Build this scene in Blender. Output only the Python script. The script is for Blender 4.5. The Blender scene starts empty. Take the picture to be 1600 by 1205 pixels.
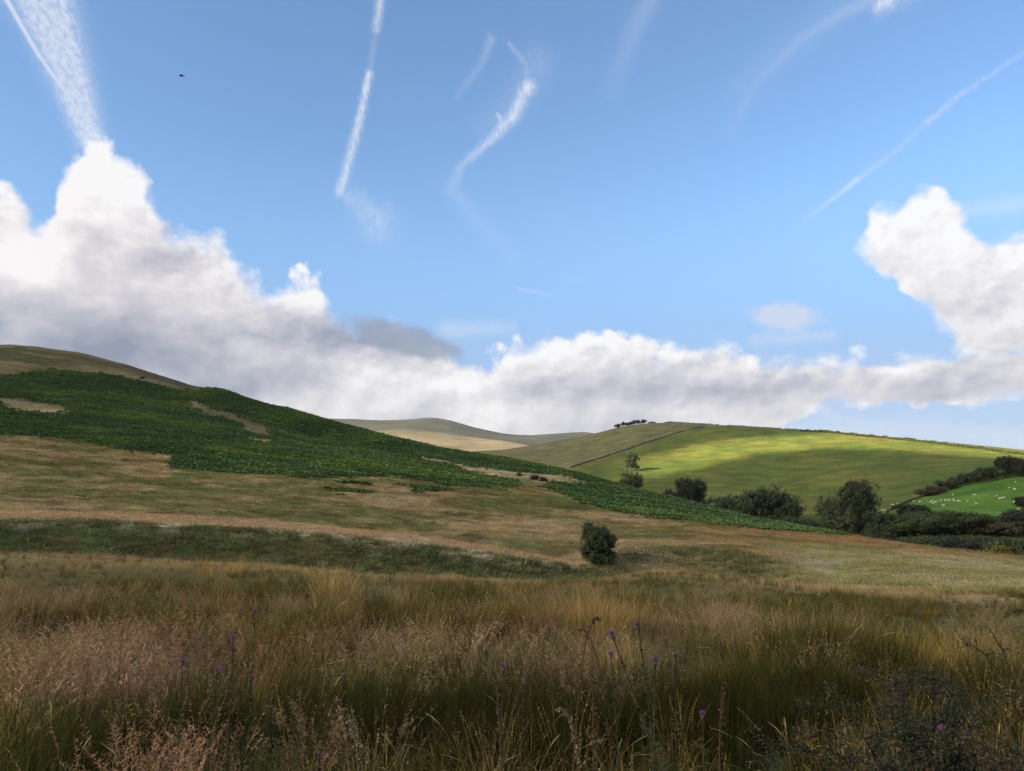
import bpy, math, random
import numpy as np
from mathutils import Vector, Matrix
R = math.radians
scene = bpy.context.scene
rng = np.random.default_rng(7)

# ------------------------------------------------------------------ camera
F = 1155.0            # focal length in photograph pixels (1600 wide)
HOR = 740.0           # image row of the horizon
PITCH = math.atan((HOR - 602.5) / F)
CAM_Z = 1.7
cam_d = bpy.data.cameras.new('camera')
cam_d.sensor_width = 36.0
cam_d.lens = 36.0 * F / 1600.0
cam_d.clip_start = 0.1
cam_d.clip_end = 60000
cam = bpy.data.objects.new('camera', cam_d)
scene.collection.objects.link(cam)
cam.location = (0, 0, CAM_Z)
cam.rotation_euler = (R(90) + PITCH, 0, 0)
scene.camera = cam

def ray(x, y):
    """photograph pixel -> azimuth (rad, 0 = straight ahead, + right) and tangent of elevation"""
    x = np.asarray(x, float); y = np.asarray(y, float)
    s = (602.5 - y) / F
    X = (x - 800) / F
    Y = math.cos(PITCH) - s * math.sin(PITCH)
    Z = math.sin(PITCH) + s * math.cos(PITCH)
    return np.arctan2(X, Y), Z / np.hypot(X, Y)

def topix(P):
    P = np.asarray(P, float)
    z = P[..., 2] - CAM_Z
    fw = P[..., 1] * math.cos(PITCH) + z * math.sin(PITCH)
    up = -P[..., 1] * math.sin(PITCH) + z * math.cos(PITCH)
    fw = np.where(fw > 1e-3, fw, 1e-3)
    return 800 + F * P[..., 0] / fw, 602.5 - F * up / fw

# ------------------------------------------------------------------ sun, exposure
SUN_EL, SUN_AZ = 25.0, -120.0      # degrees; azimuth measured from the view direction, + right
sd = Vector((math.sin(R(SUN_AZ)) * math.cos(R(SUN_EL)), math.cos(R(SUN_AZ)) * math.cos(R(SUN_EL)), math.sin(R(SUN_EL))))
sl = bpy.data.lights.new('sun', 'SUN')
sl.energy = 5.0
sl.color = (1.0, 0.85, 0.60)
sl.angle = R(0.6)
sun = bpy.data.objects.new('sun', sl)
scene.collection.objects.link(sun)
sun.rotation_euler = sd.to_track_quat('Z', 'Y').to_euler()
sun.location = (-60, -20, 60)
scene.view_settings.view_transform = 'Standard'
scene.view_settings.look = 'None'
scene.view_settings.gamma = 1
scene.view_settings.exposure = 2.0
scene.view_settings.use_curve_mapping = False
EXPO = 2 ** scene.view_settings.exposure
try:
    cy = scene.cycles
    cy.use_denoising = True; cy.denoising_prefilter = 'NONE'
    cy.use_adaptive_sampling = True
    cy.adaptive_threshold = 0.004
    cy.max_bounces = 4; cy.diffuse_bounces = 3; cy.glossy_bounces = 1
    cy.transmission_bounces = 2; cy.transparent_max_bounces = 12; cy.volume_bounces = 0
    cy.caustics_reflective = False; cy.caustics_refractive = False
    cy.sample_clamp_indirect = 4
except Exception:
    pass

# ------------------------------------------------------------------ node expression helper
class NT:
    def __init__(s, tree): s.t = tree
    def node(s, typ, **kw):
        n = s.t.nodes.new(typ)
        for k, v in kw.items(): setattr(n, k, v)
        return n
    def put(s, sock, v):
        if isinstance(v, E): s.t.links.new(v.s, sock)
        elif v is not None: sock.default_value = v
    def m(s, op, a, b=None, c=None, clamp=False):
        n = s.node('ShaderNodeMath', operation=op, use_clamp=clamp)
        s.put(n.inputs[0], a); s.put(n.inputs[1], b)
        if c is not None: s.put(n.inputs[2], c)
        return E(s, n.outputs[0])
    def vec(s, x, y, z=0.0):
        n = s.node('ShaderNodeCombineXYZ')
        for i, v in enumerate((x, y, z)): s.put(n.inputs[i], v)
        return E(s, n.outputs[0])
    def sep(s, v):
        n = s.node('ShaderNodeSeparateXYZ'); s.put(n.inputs[0], v)
        return [E(s, o) for o in n.outputs]
    def noise(s, v, scale=1.0, detail=4.0, rough=0.5, lac=2.0, dist=0.0, color=False):
        n = s.node('ShaderNodeTexNoise'); n.noise_dimensions = '3D'
        s.put(n.inputs['Vector'], v)
        for k, x in (('Scale', scale), ('Detail', detail), ('Roughness', rough), ('Lacunarity', lac), ('Distortion', dist)):
            n.inputs[k].default_value = x
        return E(s, n.outputs['Color' if color else 'Fac'])
    def voro(s, v, scale=1.0, detail=2.0, rough=0.5, lac=2.0, smooth=0.6):
        n = s.node('ShaderNodeTexVoronoi'); n.feature = 'SMOOTH_F1'; n.voronoi_dimensions = '2D'
        s.put(n.inputs['Vector'], v)
        for k, x in (('Scale', scale), ('Detail', detail), ('Roughness', rough), ('Lacunarity', lac), ('Smoothness', smooth)):
            n.inputs[k].default_value = x
        return E(s, n.outputs['Distance'])
    def ss(s, v, lo, hi):                       # smoothstep
        n = s.node('ShaderNodeMapRange', interpolation_type='SMOOTHSTEP')
        s.put(n.inputs['Value'], v); s.put(n.inputs['From Min'], lo); s.put(n.inputs['From Max'], hi)
        return E(s, n.outputs['Result'])
    def lin(s, v, lo, hi, a=0.0, b=1.0):
        n = s.node('ShaderNodeMapRange'); n.clamp = True
        s.put(n.inputs['Value'], v); s.put(n.inputs['From Min'], lo); s.put(n.inputs['From Max'], hi)
        s.put(n.inputs['To Min'], a); s.put(n.inputs['To Max'], b)
        return E(s, n.outputs['Result'])
    def mix(s, f, a, b, mode='MIX'):
        n = s.node('ShaderNodeMix', data_type='RGBA', blend_type=mode)
        s.put(n.inputs[0], f)
        s.put(n.inputs[6], a if isinstance(a, E) else (tuple(a) + (1,))[:4])
        s.put(n.inputs[7], b if isinstance(b, E) else (tuple(b) + (1,))[:4])
        return E(s, n.outputs[2])
    def curve(s, v, pts, x0, x1, y0, y1):       # piecewise curve through pts
        n = s.node('ShaderNodeFloatCurve')
        cu = n.mapping.curves[0]
        n.mapping.use_clip = False
        pts = sorted(((p[0] - x0) / (x1 - x0), (p[1] - y0) / (y1 - y0)) for p in pts)
        for i, p in enumerate(pts):
            if i < 2: cu.points[i].location = p
            else: cu.points.new(*p)
        for p in cu.points: p.handle_type = 'AUTO_CLAMPED'
        n.mapping.update()
        s.put(n.inputs['Value'], s.lin(v, x0, x1))
        return E(s, n.outputs[0]) * (y1 - y0) + y0
class E:
    def __init__(s, n, sock): s.n = n; s.s = sock
    def __add__(a, b): return a.n.m('ADD', a, b)
    __radd__ = __add__
    def __sub__(a, b): return a.n.m('SUBTRACT', a, b)
    def __rsub__(a, b): return a.n.m('SUBTRACT', b, a)
    def __mul__(a, b): return a.n.m('MULTIPLY', a, b)
    __rmul__ = __mul__
    def __truediv__(a, b): return a.n.m('DIVIDE', a, b)
    def __neg__(a): return a.n.m('MULTIPLY', a, -1.0)
def nmin(a, b): return a.n.m('MINIMUM', a, b)
def nmax(a, b): return a.n.m('MAXIMUM', a, b)

# ------------------------------------------------------------------ sky: Nishita air plus clouds laid out by azimuth and elevation
SKY_K = 0.0566
world = bpy.data.worlds.new('World'); scene.world = world
world.use_nodes = True
wt = world.node_tree; wt.nodes.clear()
W = NT(wt)
def deg(x, y):
    a, t = ray(x, y); return float(np.degrees(a)), float(np.degrees(np.arctan(t)))
tc = W.node('ShaderNodeTexCoord')
sx, sy, sz = W.sep(E(W, tc.outputs['Generated']))
AZ = W.m('ARCTAN2', sx, sy) * (180 / math.pi)
EL = W.m('ARCSINE', sz) * (180 / math.pi)
sky = W.node('ShaderNodeTexSky'); sky.sky_type = 'NISHITA'; sky.sun_disc = False
sky.sun_elevation = R(SUN_EL); sky.sun_rotation = R(SUN_AZ)
sky.air_density = 1.0; sky.dust_density = 0.6; sky.ozone_density = 2.2; sky.altitude = 100

P0 = W.vec(AZ, EL * 1.25, 0.0)
warp = W.noise(P0, 0.16, 3, 0.55, color=True)
wx, wy, _ = W.sep(warp)
# big slow warp plus fine curls shared by every cloud
A1 = AZ + (wx - 0.5) * 2.0
E1 = EL + (wy - 0.5) * 1.6
fine = W.noise(W.vec(AZ, EL * 1.15, 3.0), 0.75, 9, 0.56)
bil = W.voro(W.vec(A1, E1 * 1.2, 0.0), 0.42, 3.0, 0.45, 2.3, 0.45)
billow = (0.45 - bil) * 2.0 + (fine - 0.5) * 2.6

q0n = W.noise(W.vec(AZ, EL, 63.0), 0.22, 2, 0.5)
def pts(L): return [deg(*p) for p in L]
TOP = pts([(-60,262),(0,272),(35,292),(62,318),(85,285),(98,245),(135,214),(175,205),(212,212),(228,252),(246,292),(268,326),
  (300,334),(342,352),(372,392),(405,428),(438,440),(456,420),(482,412),(506,434),(532,474),(565,500),(620,498),(660,514),
  (705,540),(740,552),(790,530),(835,518),(900,508),(960,502),(992,504),(1022,520),(1080,528),(1125,526),(1180,548),
  (1240,556),(1290,545),(1340,535),(1400,545),(1460,532),(1500,520),(1600,505),(1680,500)])
top = W.curve(A1, TOP, -40, 40, 0, 30)
BOT = pts([(0,800),(1100,790),(1180,740),(1240,672),(1300,648),(1400,640),(1500,640),(1600,632),(1680,630)])
bot = W.curve(A1, BOT, -40, 40, -8, 30)
# right hand cumulus tower: upper and lower outline
RT = pts([(1300,430),(1325,402),(1345,352),(1372,306),(1432,286),(1480,305),(1512,345),(1545,368),(1600,352),(1680,340)])
RB = pts([(1300,410),(1325,402),(1350,422),(1400,452),(1440,488),(1480,530),(1550,575),(1680,600)])
rt = W.curve(A1, [(-40, RT[0][1])] + RT, -40, 40, 0, 30)
rb = W.curve(A1, [(-40, RB[0][1])] + RB, -40, 40, 0, 30)
dA_top = top - E1
dA_bot = (E1 - bot) * 1.6
DA = nmin(dA_top, dA_bot + 0.2) + billow * 0.75
dR_top = nmin(rt - E1, E1 - rb)
DR = nmin(dR_top * 1.2, (AZ - deg(1318, 400)[0]) * 0.9) + billow * 0.75
def make_group(name, ins, build):
    t = bpy.data.node_groups.new(name, 'ShaderNodeTree')
    for i in ins: t.interface.new_socket(name=i, in_out='INPUT', socket_type='NodeSocketFloat')
    t.interface.new_socket(name='out', in_out='OUTPUT', socket_type='NodeSocketFloat')
    n = NT(t); gi = t.nodes.new('NodeGroupInput'); go = t.nodes.new('NodeGroupOutput')
    res = build(n, [E(n, gi.outputs[i]) for i in range(len(ins))])
    t.links.new(res.s, go.inputs[0])
    return t
def use_group(n, t, vals):
    g = n.t.nodes.new('ShaderNodeGroup'); g.node_tree = t
    for i, v in enumerate(vals): n.put(g.inputs[i], v)
    return E(n, g.outputs[0])
def _bump(n, a):
    U, V, ax, ay, c, s_, kx, ky = a
    du = U - ax; dv = V - ay
    x = (du * c + dv * s_) * kx; y = (dv * c - du * s_) * ky
    return n.m('POWER', 2.718, -(x * x + y * y))
BUMP = make_group('soft_bump', ['U', 'V', 'ax', 'ay', 'c', 's', 'kx', 'ky'], _bump)
def _seg(n, a):
    U, V, ax, ay, dx, dy, iL, wa, dw, al, da = a
    pu = U - ax; pv = V - ay
    h = n.m('MULTIPLY', pu * dx + pv * dy, iL, clamp=True)
    ex = pu - h * dx; ey = pv - h * dy
    w = h * dw + wa
    return n.m('POWER', 2.718, -((ex * ex + ey * ey) / (w * w))) * (h * da + al)
SEG = make_group('soft_segment', ['U', 'V', 'ax', 'ay', 'dx', 'dy', 'iL', 'wa', 'dw', 'al', 'da'], _seg)
def blob(x, y, rx, ry, rot=0.0, u=None, v=None):      # soft bump, radii in photograph pixels
    a, e = deg(x, y); k = 20.0
    u = AZ if u is None else u; v = EL if v is None else v
    return use_group(W, BUMP, [u, v, a, e, math.cos(R(rot)), math.sin(R(rot)), k / rx, k / ry])
small = [blob(1225, 498, 50, 22, -6, A1, E1) * 1.35, blob(600, 345, 40, 46, 20) * 0.55, blob(885, 440, 40, 16) * 0.42,
         blob(555, 408, 30, 14) * 0.35, blob(510, 370, 40, 12, 8) * 0.4, blob(1110, 455, 60, 12) * 0.15]
sharp = W.lin(q0n, .35, .65, .55, 2.1)
cover_A = W.ss(DA, -0.12, sharp)
cover_R = W.ss(DR, -0.12, sharp)
wsp = W.noise(W.vec(AZ * 1.0, EL * 1.3, 9.0), 0.55, 9, 0.62)
cs = small[0] * 1.0
for b in small[1:]: cs = cs + b
lens = W.ss(blob(628, 530, 104, 25, -14) * 1.25 + (fine - 0.5) * 0.9, 0.30, 0.85)
cover_S = W.ss(cs + (wsp - 0.5) * 1.1, 0.32, 1.0) * 0.75

# how thick / how lit: evaluate a relief and light it from the upper left
rel = lambda dx, dy: W.noise(W.vec(A1 + dx, (E1 + dy) * 1.5, 5.0), 0.13, 6, 0.50)
r0, r1 = rel(0, 0), rel(-1.1, 1.1)
slope = (r0 - r1) * 1.15
edge = W.m('POWER', 2.718, -(nmax(nmin(dA_top, dA_bot * 3.0), 0.0) / 3.6))
edge_r = W.m('POWER', 2.718, -(nmax(rt - E1, 0.0) / 5.5))
lit = edge * (1 - cover_R) + edge_r * cover_R
f0 = W.noise(W.vec(A1, E1 * 1.2, 15.0), 0.55, 6, 0.52); f1 = W.noise(W.vec(A1 - 0.35, (E1 + 0.35) * 1.2, 15.0), 0.55, 6, 0.52)
mott = W.noise(W.vec(A1, E1 * 1.8, 77.0), 0.24, 4, 0.5)
tone = 0.64 + slope * 1.0 + (mott - 0.5) * (1.0 - lit) * 0.75 + (f0 - f1) * (lit * 1.25 + 0.15) + lit * 0.38 + (bil - 0.45) * -0.12
for (x, y, rx, ry, rot, k) in [
    (600, 528, 100, 27, -10, -.42), (490, 522, 95, 32, -10, -.26), (450, 530, 110, 45, -14, -.24), (90, 520, 240, 75, -10, -.38), (20, 415, 70, 26, 0, .38), (270, 400, 90, 40, -20, -.20),
    (60, 350, 130, 80, 0, .25), (165, 250, 70, 60, 0, .30), (340, 470, 140, 60, -30, .16), (475, 470, 38, 55, 0, .28), (330, 590, 200, 30, -10, -.14),
    (560, 615, 200, 22, 0, .10), (860, 590, 60, 26, 0, -.20), (1000, 600, 150, 28, -5, -.16), (820, 545, 100, 30, 5, .30), (970, 515, 40, 20, 0, .35),
    (680, 600, 90, 18, 0, .12), (1400, 605, 260, 24, 0, -.20), (1150, 625, 190, 30, 0, -.20), (1000, 640, 300, 14, 0, .14), (1430, 350, 80, 60, 0, .22), (1560, 440, 90, 60, 0, -.02), (1530, 520, 120, 40, 0, .08), (900, 622, 260, 22, 0, -.13), (190, 565, 230, 36, -8, -.14), (1500, 608, 150, 24, 0, -.12), (1180, 590, 110, 22, 0, -.12)]:
    tone = tone + blob(x, y, rx, ry, rot, A1, E1) * k
tone = W.m('MULTIPLY_ADD', tone, 1.0, 0.0, clamp=True)
K = SKY_K * EXPO
def srgb(r, g, b):
    f = lambda c: (c / 12.92 if c <= 0.04045 else ((c + 0.055) / 1.055) ** 2.4)
    return tuple(f(v / 255) for v in (r, g, b))
def cl(r, g, b): return tuple(v / K for v in srgb(r, g, b))
ramp = W.node('ShaderNodeValToRGB')
el = ramp.color_ramp.elements
el[0].position = 0.0; el[0].color = cl(142, 152, 172) + (1,)
el[1].position = 1.0; el[1].color = cl(252, 252, 253) + (1,)
for p, c in ((0.22, (168, 175, 191)), (0.45, (196, 198, 209)), (0.68, (223, 222, 227)), (0.86, (242, 241, 243))):
    q = el.new(p); q.color = cl(*c) + (1,)
W.put(ramp.inputs[0], tone)
cloudcol = E(W, ramp.outputs[0])
# warm blush in the lower left clouds
blush = blob(170, 430, 230, 110, -20) * 0.75
cloudcol = W.mix(blush, cloudcol, W.mix(1.0, cloudcol, (1.02, 0.965, 0.955), 'MULTIPLY'))

# streaks: contrails and cirrus, each a chain of straight pieces with a soft ragged edge
ws = W.noise(W.vec(AZ, EL, 21.0), 2.2, 6, 0.6, color=True)
s1, s2, _ = W.sep(ws)
ws2 = W.noise(W.vec(AZ, EL, 41.0), 0.5, 3, 0.5, color=True)
q1, q2, _ = W.sep(ws2)
def streak(chain, w0, w1, a0, a1, rag=0.35, cut=0.0, sway=0.35):
    U = AZ + (s1 - 0.5) * rag + (q1 - 0.5) * sway; V = EL + (s2 - 0.5) * rag + (q2 - 0.5) * sway
    P = [deg(*p) for p in chain]
    out = None; n = len(P) - 1
    for i in range(n):
        (ax, ay), (bx, by) = P[i], P[i + 1]
        dx, dy = bx - ax, by - ay; L2 = dx * dx + dy * dy
        f0, f1 = i / n, (i + 1) / n
        wa = (w0 + (w1 - w0) * f0) / 20; wb = (w0 + (w1 - w0) * f1) / 20
        g = use_group(W, SEG, [U, V, ax, ay, dx, dy, 1 / L2, wa, wb - wa, a0 + (a1 - a0) * f0, (a1 - a0) / n])
        out = g if out is None else nmax(out, g)
    return out
fib = W.noise(W.vec(AZ * 2.6, EL * 0.9, 30.0), 1.6, 7, 0.65)
fibm = W.ss(fib, 0.32, 0.68)
st = [
  (streak([(-6,-30),(60,85),(147,205)], 3.4, 3.4, .8, .7, .12, sway=.05), False),
  (streak([(58,-30),(100,90),(141,215)], 31, 15, 1.0, .75, .4, sway=.1), 2),
  (streak([(598,-30),(588,45)], 7, 6.5, .7, .6, .3, sway=.05), True), (streak([(588,45),(577,115)], 5, 5, .10, .14, .3, sway=.05), False),
  (streak([(577,115),(560,195),(531,300)], 5.5, 7, .95, .75, .4, sway=.05), True), (streak([(531,300),(560,318),(590,350)], 10, 26, .3, .3, 1.2), True),
  (streak([(826,135),(800,183),(765,218)], 11, 7, .95, .75, .45), True), (streak([(768,216),(745,238),(715,264)], 7, 6, .7, .3, .5), True),
  (streak([(778,180),(788,198)], 4, 8, .6, .7, .5), True), (streak([(796,68),(820,98),(828,140)], 3, 7, .3, .3, .4), True),
  (streak([(840,100),(810,150),(760,200)], 26, 20, .16, .1, .8), True),
  (streak([(768,62),(755,95),(715,150)], 7, 6, .28, .1, .5), True), (streak([(720,262),(705,295),(800,400)], 7, 16, .22, .05, .6), False),
  (streak([(1420,-30),(1375,8)], 20, 11, .7, .8, 1.0), True), (streak([(1385,-8),(1320,18),(1250,62),(1180,130),(1142,205)], 8, 11, .24, .05, .3), False),
  (streak([(1320,10),(1225,80),(1160,140)], 22, 22, .10, .08, 1.0), True),
  (streak([(1020,-10),(985,60),(955,140)], 16, 16, .17, .05, .8), False),
  (streak([(1640,55),(1585,92),(1500,148),(1448,192)], 3.0, 4.2, .18, .38, .3, sway=.05), True), (streak([(1448,192),(1400,235),(1340,280)], 4.5, 4.5, .10, .22, .3, sway=.05), False),
  (streak([(1340,280),(1300,312),(1255,345)], 4, 2.6, .48, .12, .2, sway=.05), False),
  (streak([(1500,330),(1590,318)], 10, 12, .25, .3, 1.0), False), (streak([(700,516),(800,512)], 14, 10, .35, .2, 1.0), False),
  (streak([(1180,532),(1300,524)], 10, 8, .25, .3, 1.0), False), (streak([(810,452),(860,462)], 2.5, 2.5, .25, .15, .3), False),
  (streak([(1220,680),(1420,668),(1600,684)], 16, 12, .4, .35, 1.6), False), (streak([(1290,650),(1350,662),(1400,676)], 8, 8, .55, .5, 1.0), True)]
cott = W.ss(W.noise(W.vec(AZ * 1.3 + EL * 0.4, EL, 50.0), 2.1, 8, 0.66), 0.28, 0.66)
cirr = None
for g, f in st:
    if f == 2: g = W.m('MINIMUM', g * 1.7, 0.92) * (cott * 0.50 + 0.36)
    elif f: g = g * (fibm * 0.6 + 0.42)
    cirr = g if cirr is None else nmax(cirr, g)
cirr = W.m('MULTIPLY_ADD', cirr, 1.0, 0.0, clamp=True)

skycol = E(W, sky.outputs[0])
skycol = W.mix(1.0, skycol, (0.88, 1.0, 1.07), 'MULTIPLY')
skycol = W.mix(W.ss(EL * -1.0, -24.0, -7.0) * 0.9, skycol, cl(146, 187, 236))
base = W.mix(cirr * 0.92, skycol, cl(236, 240, 248))
# thin veil of vapour low down
veil = W.ss(E1 * -1.0, -deg(800, 470)[1], -deg(800, 640)[1]) * 0.35
base = W.mix(veil, base, cl(196, 210, 232))
base = W.mix(cover_S, base, cl(214, 222, 236))
c_all = nmax(cover_A, cover_R) * 0.985
final = W.mix(c_all, base, cloudcol)
final = W.mix(lens * 0.85, final, cl(150, 162, 182))
# pale cover added overhead and behind, out of view, to whiten and brighten ambient light
rest = W.ss(nmax(nmax(W.m('ABSOLUTE', AZ) - 46.0, (EL - 44.0) * 1.3) + (wsp - 0.5) * 50.0, 0.0), 4.0, 34.0)
final = W.mix(rest * 0.72, final, cl(232, 229, 226))
# below the horizon the dome just carries the haze colour
final = W.mix(W.ss(EL, -1.0, -0.2), cl(120, 130, 140), final)
bg = W.node('ShaderNodeBackground'); W.put(bg.inputs[0], final); bg.inputs[1].default_value = SKY_K
wo = W.node('ShaderNodeOutputWorld'); wt.links.new(bg.outputs[0], wo.inputs[0])
world.cycles.sampling_method = 'MANUAL'; world.cycles.sample_map_resolution = 512

# ------------------------------------------------------------------ numpy helpers
def smooth01(v, a, b):
    t = np.clip((v - a) / (b - a), 0, 1); return t * t * (3 - 2 * t)
def vnoise(x, y, seed=0):
    """value noise, about -1..1"""
    xi = np.floor(x).astype(np.int64); yi = np.floor(y).astype(np.int64)
    fx = x - xi; fy = y - yi
    fx = fx * fx * (3 - 2 * fx); fy = fy * fy * (3 - 2 * fy)
    def h(a, b):
        n = (a * 374761393 + b * 668265263 + seed * 982451653) & 0xffffffff
        n = ((n ^ (n >> 13)) * 1274126177) & 0xffffffff
        return ((n ^ (n >> 16)) & 0xffff) / 32767.5 - 1
    return (h(xi, yi) * (1 - fx) + h(xi + 1, yi) * fx) * (1 - fy) + (h(xi, yi + 1) * (1 - fx) + h(xi + 1, yi + 1) * fx) * fy
def fbm(x, y, seed=0, oct=4, rough=0.5):
    s = 0; a = 1; t = 0
    for i in range(oct):
        s = s + a * vnoise(x * 2 ** i + 17.3 * i, y * 2 ** i - 9.1 * i, seed + i); t += a; a *= rough
    return s / t
def mesh_np(name, V, Fq, smooth=True, mat=None):
    """mesh from vertex array and face array (all tris or all quads)"""
    me = bpy.data.meshes.new(name)
    V = np.asarray(V, np.float32); Fq = np.asarray(Fq, np.int32); k = Fq.shape[1]; n = len(Fq)
    me.vertices.add(len(V)); me.vertices.foreach_set('co', V.ravel())
    me.loops.add(n * k); me.loops.foreach_set('vertex_index', Fq.ravel())
    me.polygons.add(n); me.polygons.foreach_set('loop_start', np.arange(n, dtype=np.int32) * k)
    me.polygons.foreach_set('use_smooth', np.full(n, smooth, dtype=bool))
    me.update(calc_edges=True)
    if mat: me.materials.append(mat)
    return me
def set_col(me, name, C):
    a = me.attributes.new(name, 'FLOAT_COLOR', 'POINT')
    C = np.asarray(C, np.float32)
    if C.shape[1] == 3: C = np.concatenate([C, np.ones((len(C), 1), np.float32)], 1)
    a.data.foreach_set('color', C.ravel())
def set_f(me, name, v, typ='FLOAT'):
    a = me.attributes.new(name, typ, 'POINT'); a.data.foreach_set('value', np.asarray(v))
def link(o, parent=None):
    scene.collection.objects.link(o)
    if parent: o.parent = parent
    return o
def tag(o, label=None, cat=None, group=None, kind=None):
    for k, v in (('label', label), ('category', cat), ('group', group), ('kind', kind)):
        if v: o[k] = v
    return o

# ------------------------------------------------------------------ the lie of the land
# rings of control points, near to far: photograph column : (row, metres from the camera)
RINGS = [
 {0: (1400, 3.0, 0.0)}, # placeholder: flat ground at the feet
 {0: (0, 5.0, -0.06)},
 {0: (0, 15, -.48), 600: (0, 15, -.72), 900: (0, 15, -.82), 1250: (0, 14, -.86), 1600: (0, 13, -.88)},
 {0: (868, 40), 350: (884, 38), 600: (904, 36), 800: (914, 35), 900: (917, 35), 950: (910, 36), 1010: (897, 38), 1060: (897, 38), 1130: (905, 36), 1250: (921, 30), 1400: (932, 27), 1500: (933, 27), 1600: (934, 27)},
 {0: (888, 58), 350: (904, 57), 600: (918, 55), 900: (921, 57), 1000: (919, 60), 1250: (936, 48), 1400: (940, 42), 1600: (942, 42)},
 {0: (871, 72), 350: (882, 70), 600: (899, 68), 800: (904, 68), 905: (902, 74), 1000: (901, 82), 1100: (902, 82), 1200: (909, 75), 1300: (921, 60), 1400: (926, 56), 1600: (928, 56)},
 {0: (813, 81), 100: (814, 81), 200: (818, 81), 400: (829, 79), 600: (847, 77), 750: (865, 75), 850: (879, 74), 905: (889, 79), 935: (880, 88), 970: (858, 94), 1050: (854, 95), 1150: (861, 91), 1200: (875, 84), 1300: (903, 72), 1400: (902, 72), 1500: (906, 72), 1600: (911, 72)},
 {0: (801, 97), 300: (809, 95), 500: (822, 92), 600: (832, 89), 700: (845, 86), 800: (861, 83), 900: (883, 83), 935: (876, 94), 970: (851, 101), 1050: (847, 102), 1150: (853, 100), 1200: (863, 95), 1300: (878, 88), 1400: (880, 88), 1500: (888, 88), 1600: (897, 85)},
 {0: (799, 108), 300: (808, 108), 500: (827, 106), 600: (843, 104), 700: (860, 100), 800: (875, 98), 900: (872, 104), 970: (846, 112), 1150: (849, 112), 1300: (867, 103), 1450: (876, 100), 1600: (889, 98)},
 {0: (770, 140), 300: (780, 138), 500: (796, 135), 700: (822, 128), 850: (838, 122), 970: (837, 125), 1150: (841, 125), 1300: (853, 122), 1450: (866, 117), 1600: (880, 112)},
 {0: (720, 185), 300: (735, 185), 500: (755, 180), 700: (778, 170), 900: (800, 160), 1100: (822, 150), 1300: (841, 143), 1450: (859, 130), 1600: (875, 121)},
 {0: (670, 250), 300: (680, 260), 500: (710, 250), 700: (745, 230), 900: (775, 210), 1100: (808, 185), 1200: (823, 172), 1290: (836, 156), 1450: (856, 139), 1600: (872.5, 128)},
 {0: (600, 380), 200: (625, 370), 345: (642, 360), 500: (692, 320), 600: (707, 300), 700: (722, 290), 900: (752, 260), 1000: (776, 235), 1100: (798, 212), 1200: (818, 188), 1290: (833, 165), 1400: (848.5, 148), 1600: (872, 132)},
 {0: (543, 550), 60: (545, 545), 120: (552, 535), 200: (572, 520), 260: (592, 505), 300: (605, 490), 315: (607, 485), 345: (609, 470), 400: (627, 450), 425: (634, 440), 450: (638, 430), 520: (660, 400), 600: (680, 370), 700: (702, 345), 800: (718, 325), 900: (738, 300), 1000: (765, 270), 1100: (790, 240), 1200: (815, 205), 1290: (831, 173), 1400: (847, 153), 1500: (860, 142), 1600: (871.5, 135)},
 {0: (565, 640), 345: (630, 540), 600: (700, 425), 800: (740, 375), 1000: (790, 310), 1200: (840, 235), 1400: (868, 178), 1600: (888, 158)},
 {0: (660, 850), 400: (690, 740), 600: (750, 570), 800: (765, 460), 1000: (800, 375), 1100: (822, 325), 1200: (845, 290), 1290: (866, 250), 1400: (866, 235), 1600: (868, 225)},
 {0: (680, 1050), 600: (740, 720), 800: (748, 610), 900: (760, 520), 1000: (776, 440), 1100: (796, 395), 1200: (808, 350), 1290: (812, 320), 1380: (808, 300), 1450: (806, 290), 1520: (812, 275), 1600: (815, 268)},
 {0: (690, 1200), 600: (728, 950), 800: (724, 780), 900: (736, 620), 1000: (748, 540), 1100: (766, 485), 1200: (776, 450), 1300: (776, 430), 1400: (771, 410), 1500: (760, 395), 1600: (744, 380)},
 {0: (692, 1400), 600: (718, 1150), 800: (711, 890), 900: (716, 740), 1000: (715, 680), 1100: (728, 610), 1200: (734, 590), 1300: (735, 570), 1400: (733, 545), 1500: (729, 520), 1600: (722, 500)},
 {0: (695, 1600), 600: (713, 1350), 785: (706, 1030), 900: (700, 880), 1000: (683, 840), 1100: (692, 740), 1200: (697, 730), 1300: (701, 705), 1400: (705, 680), 1500: (711, 650), 1600: (714, 620)},
 {0: (700, 1900), 600: (712, 1600), 700: (708, 1450), 785: (703.5, 1110), 850: (693, 1050), 920: (680, 1000), 965: (668, 970), 1000: (662.5, 950), 1050: (660, 935), 1120: (664, 915), 1200: (669, 890), 1300: (674, 860), 1400: (684, 825), 1500: (694, 795), 1600: (704, 765)},
 {0: (704, 2100), 600: (716, 1850), 785: (712, 1500), 1000: (676, 1350), 1300: (688, 1250), 1600: (716, 1100)},
 {0: (706, 2500), 520: (702, 2400), 700: (702, 2300), 850: (704, 2200), 1000: (716, 2200), 1600: (735, 2200)},
 {0: (680, 3500), 520: (676, 3400), 640: (673, 3300), 700: (679, 3300), 780: (689, 3300), 830: (694, 3300), 915: (694, 3300), 1000: (702, 3300), 1100: (715, 3300), 1600: (736, 3300)},
 {0: (662, 4900), 520: (656.5, 4800), 600: (659.5, 4800), 640: (658.5, 4800), 660: (656, 4800), 677: (655, 4800), 705: (660, 4800), 740: (670.5, 4800), 790: (680, 4800), 830: (682, 4800), 870: (679, 4800), 915: (677, 4800), 960: (684, 4800), 1050: (702, 4800), 1300: (724, 4800), 1600: (735, 4800)},
 {0: (690, 6200), 1600: (738, 6200)},
 {0: (737, 24000), 1600: (738.5, 24000)},
]
AZT = np.radians(np.linspace(-48, 48, 2401))
TT, DD = [], []
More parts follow.
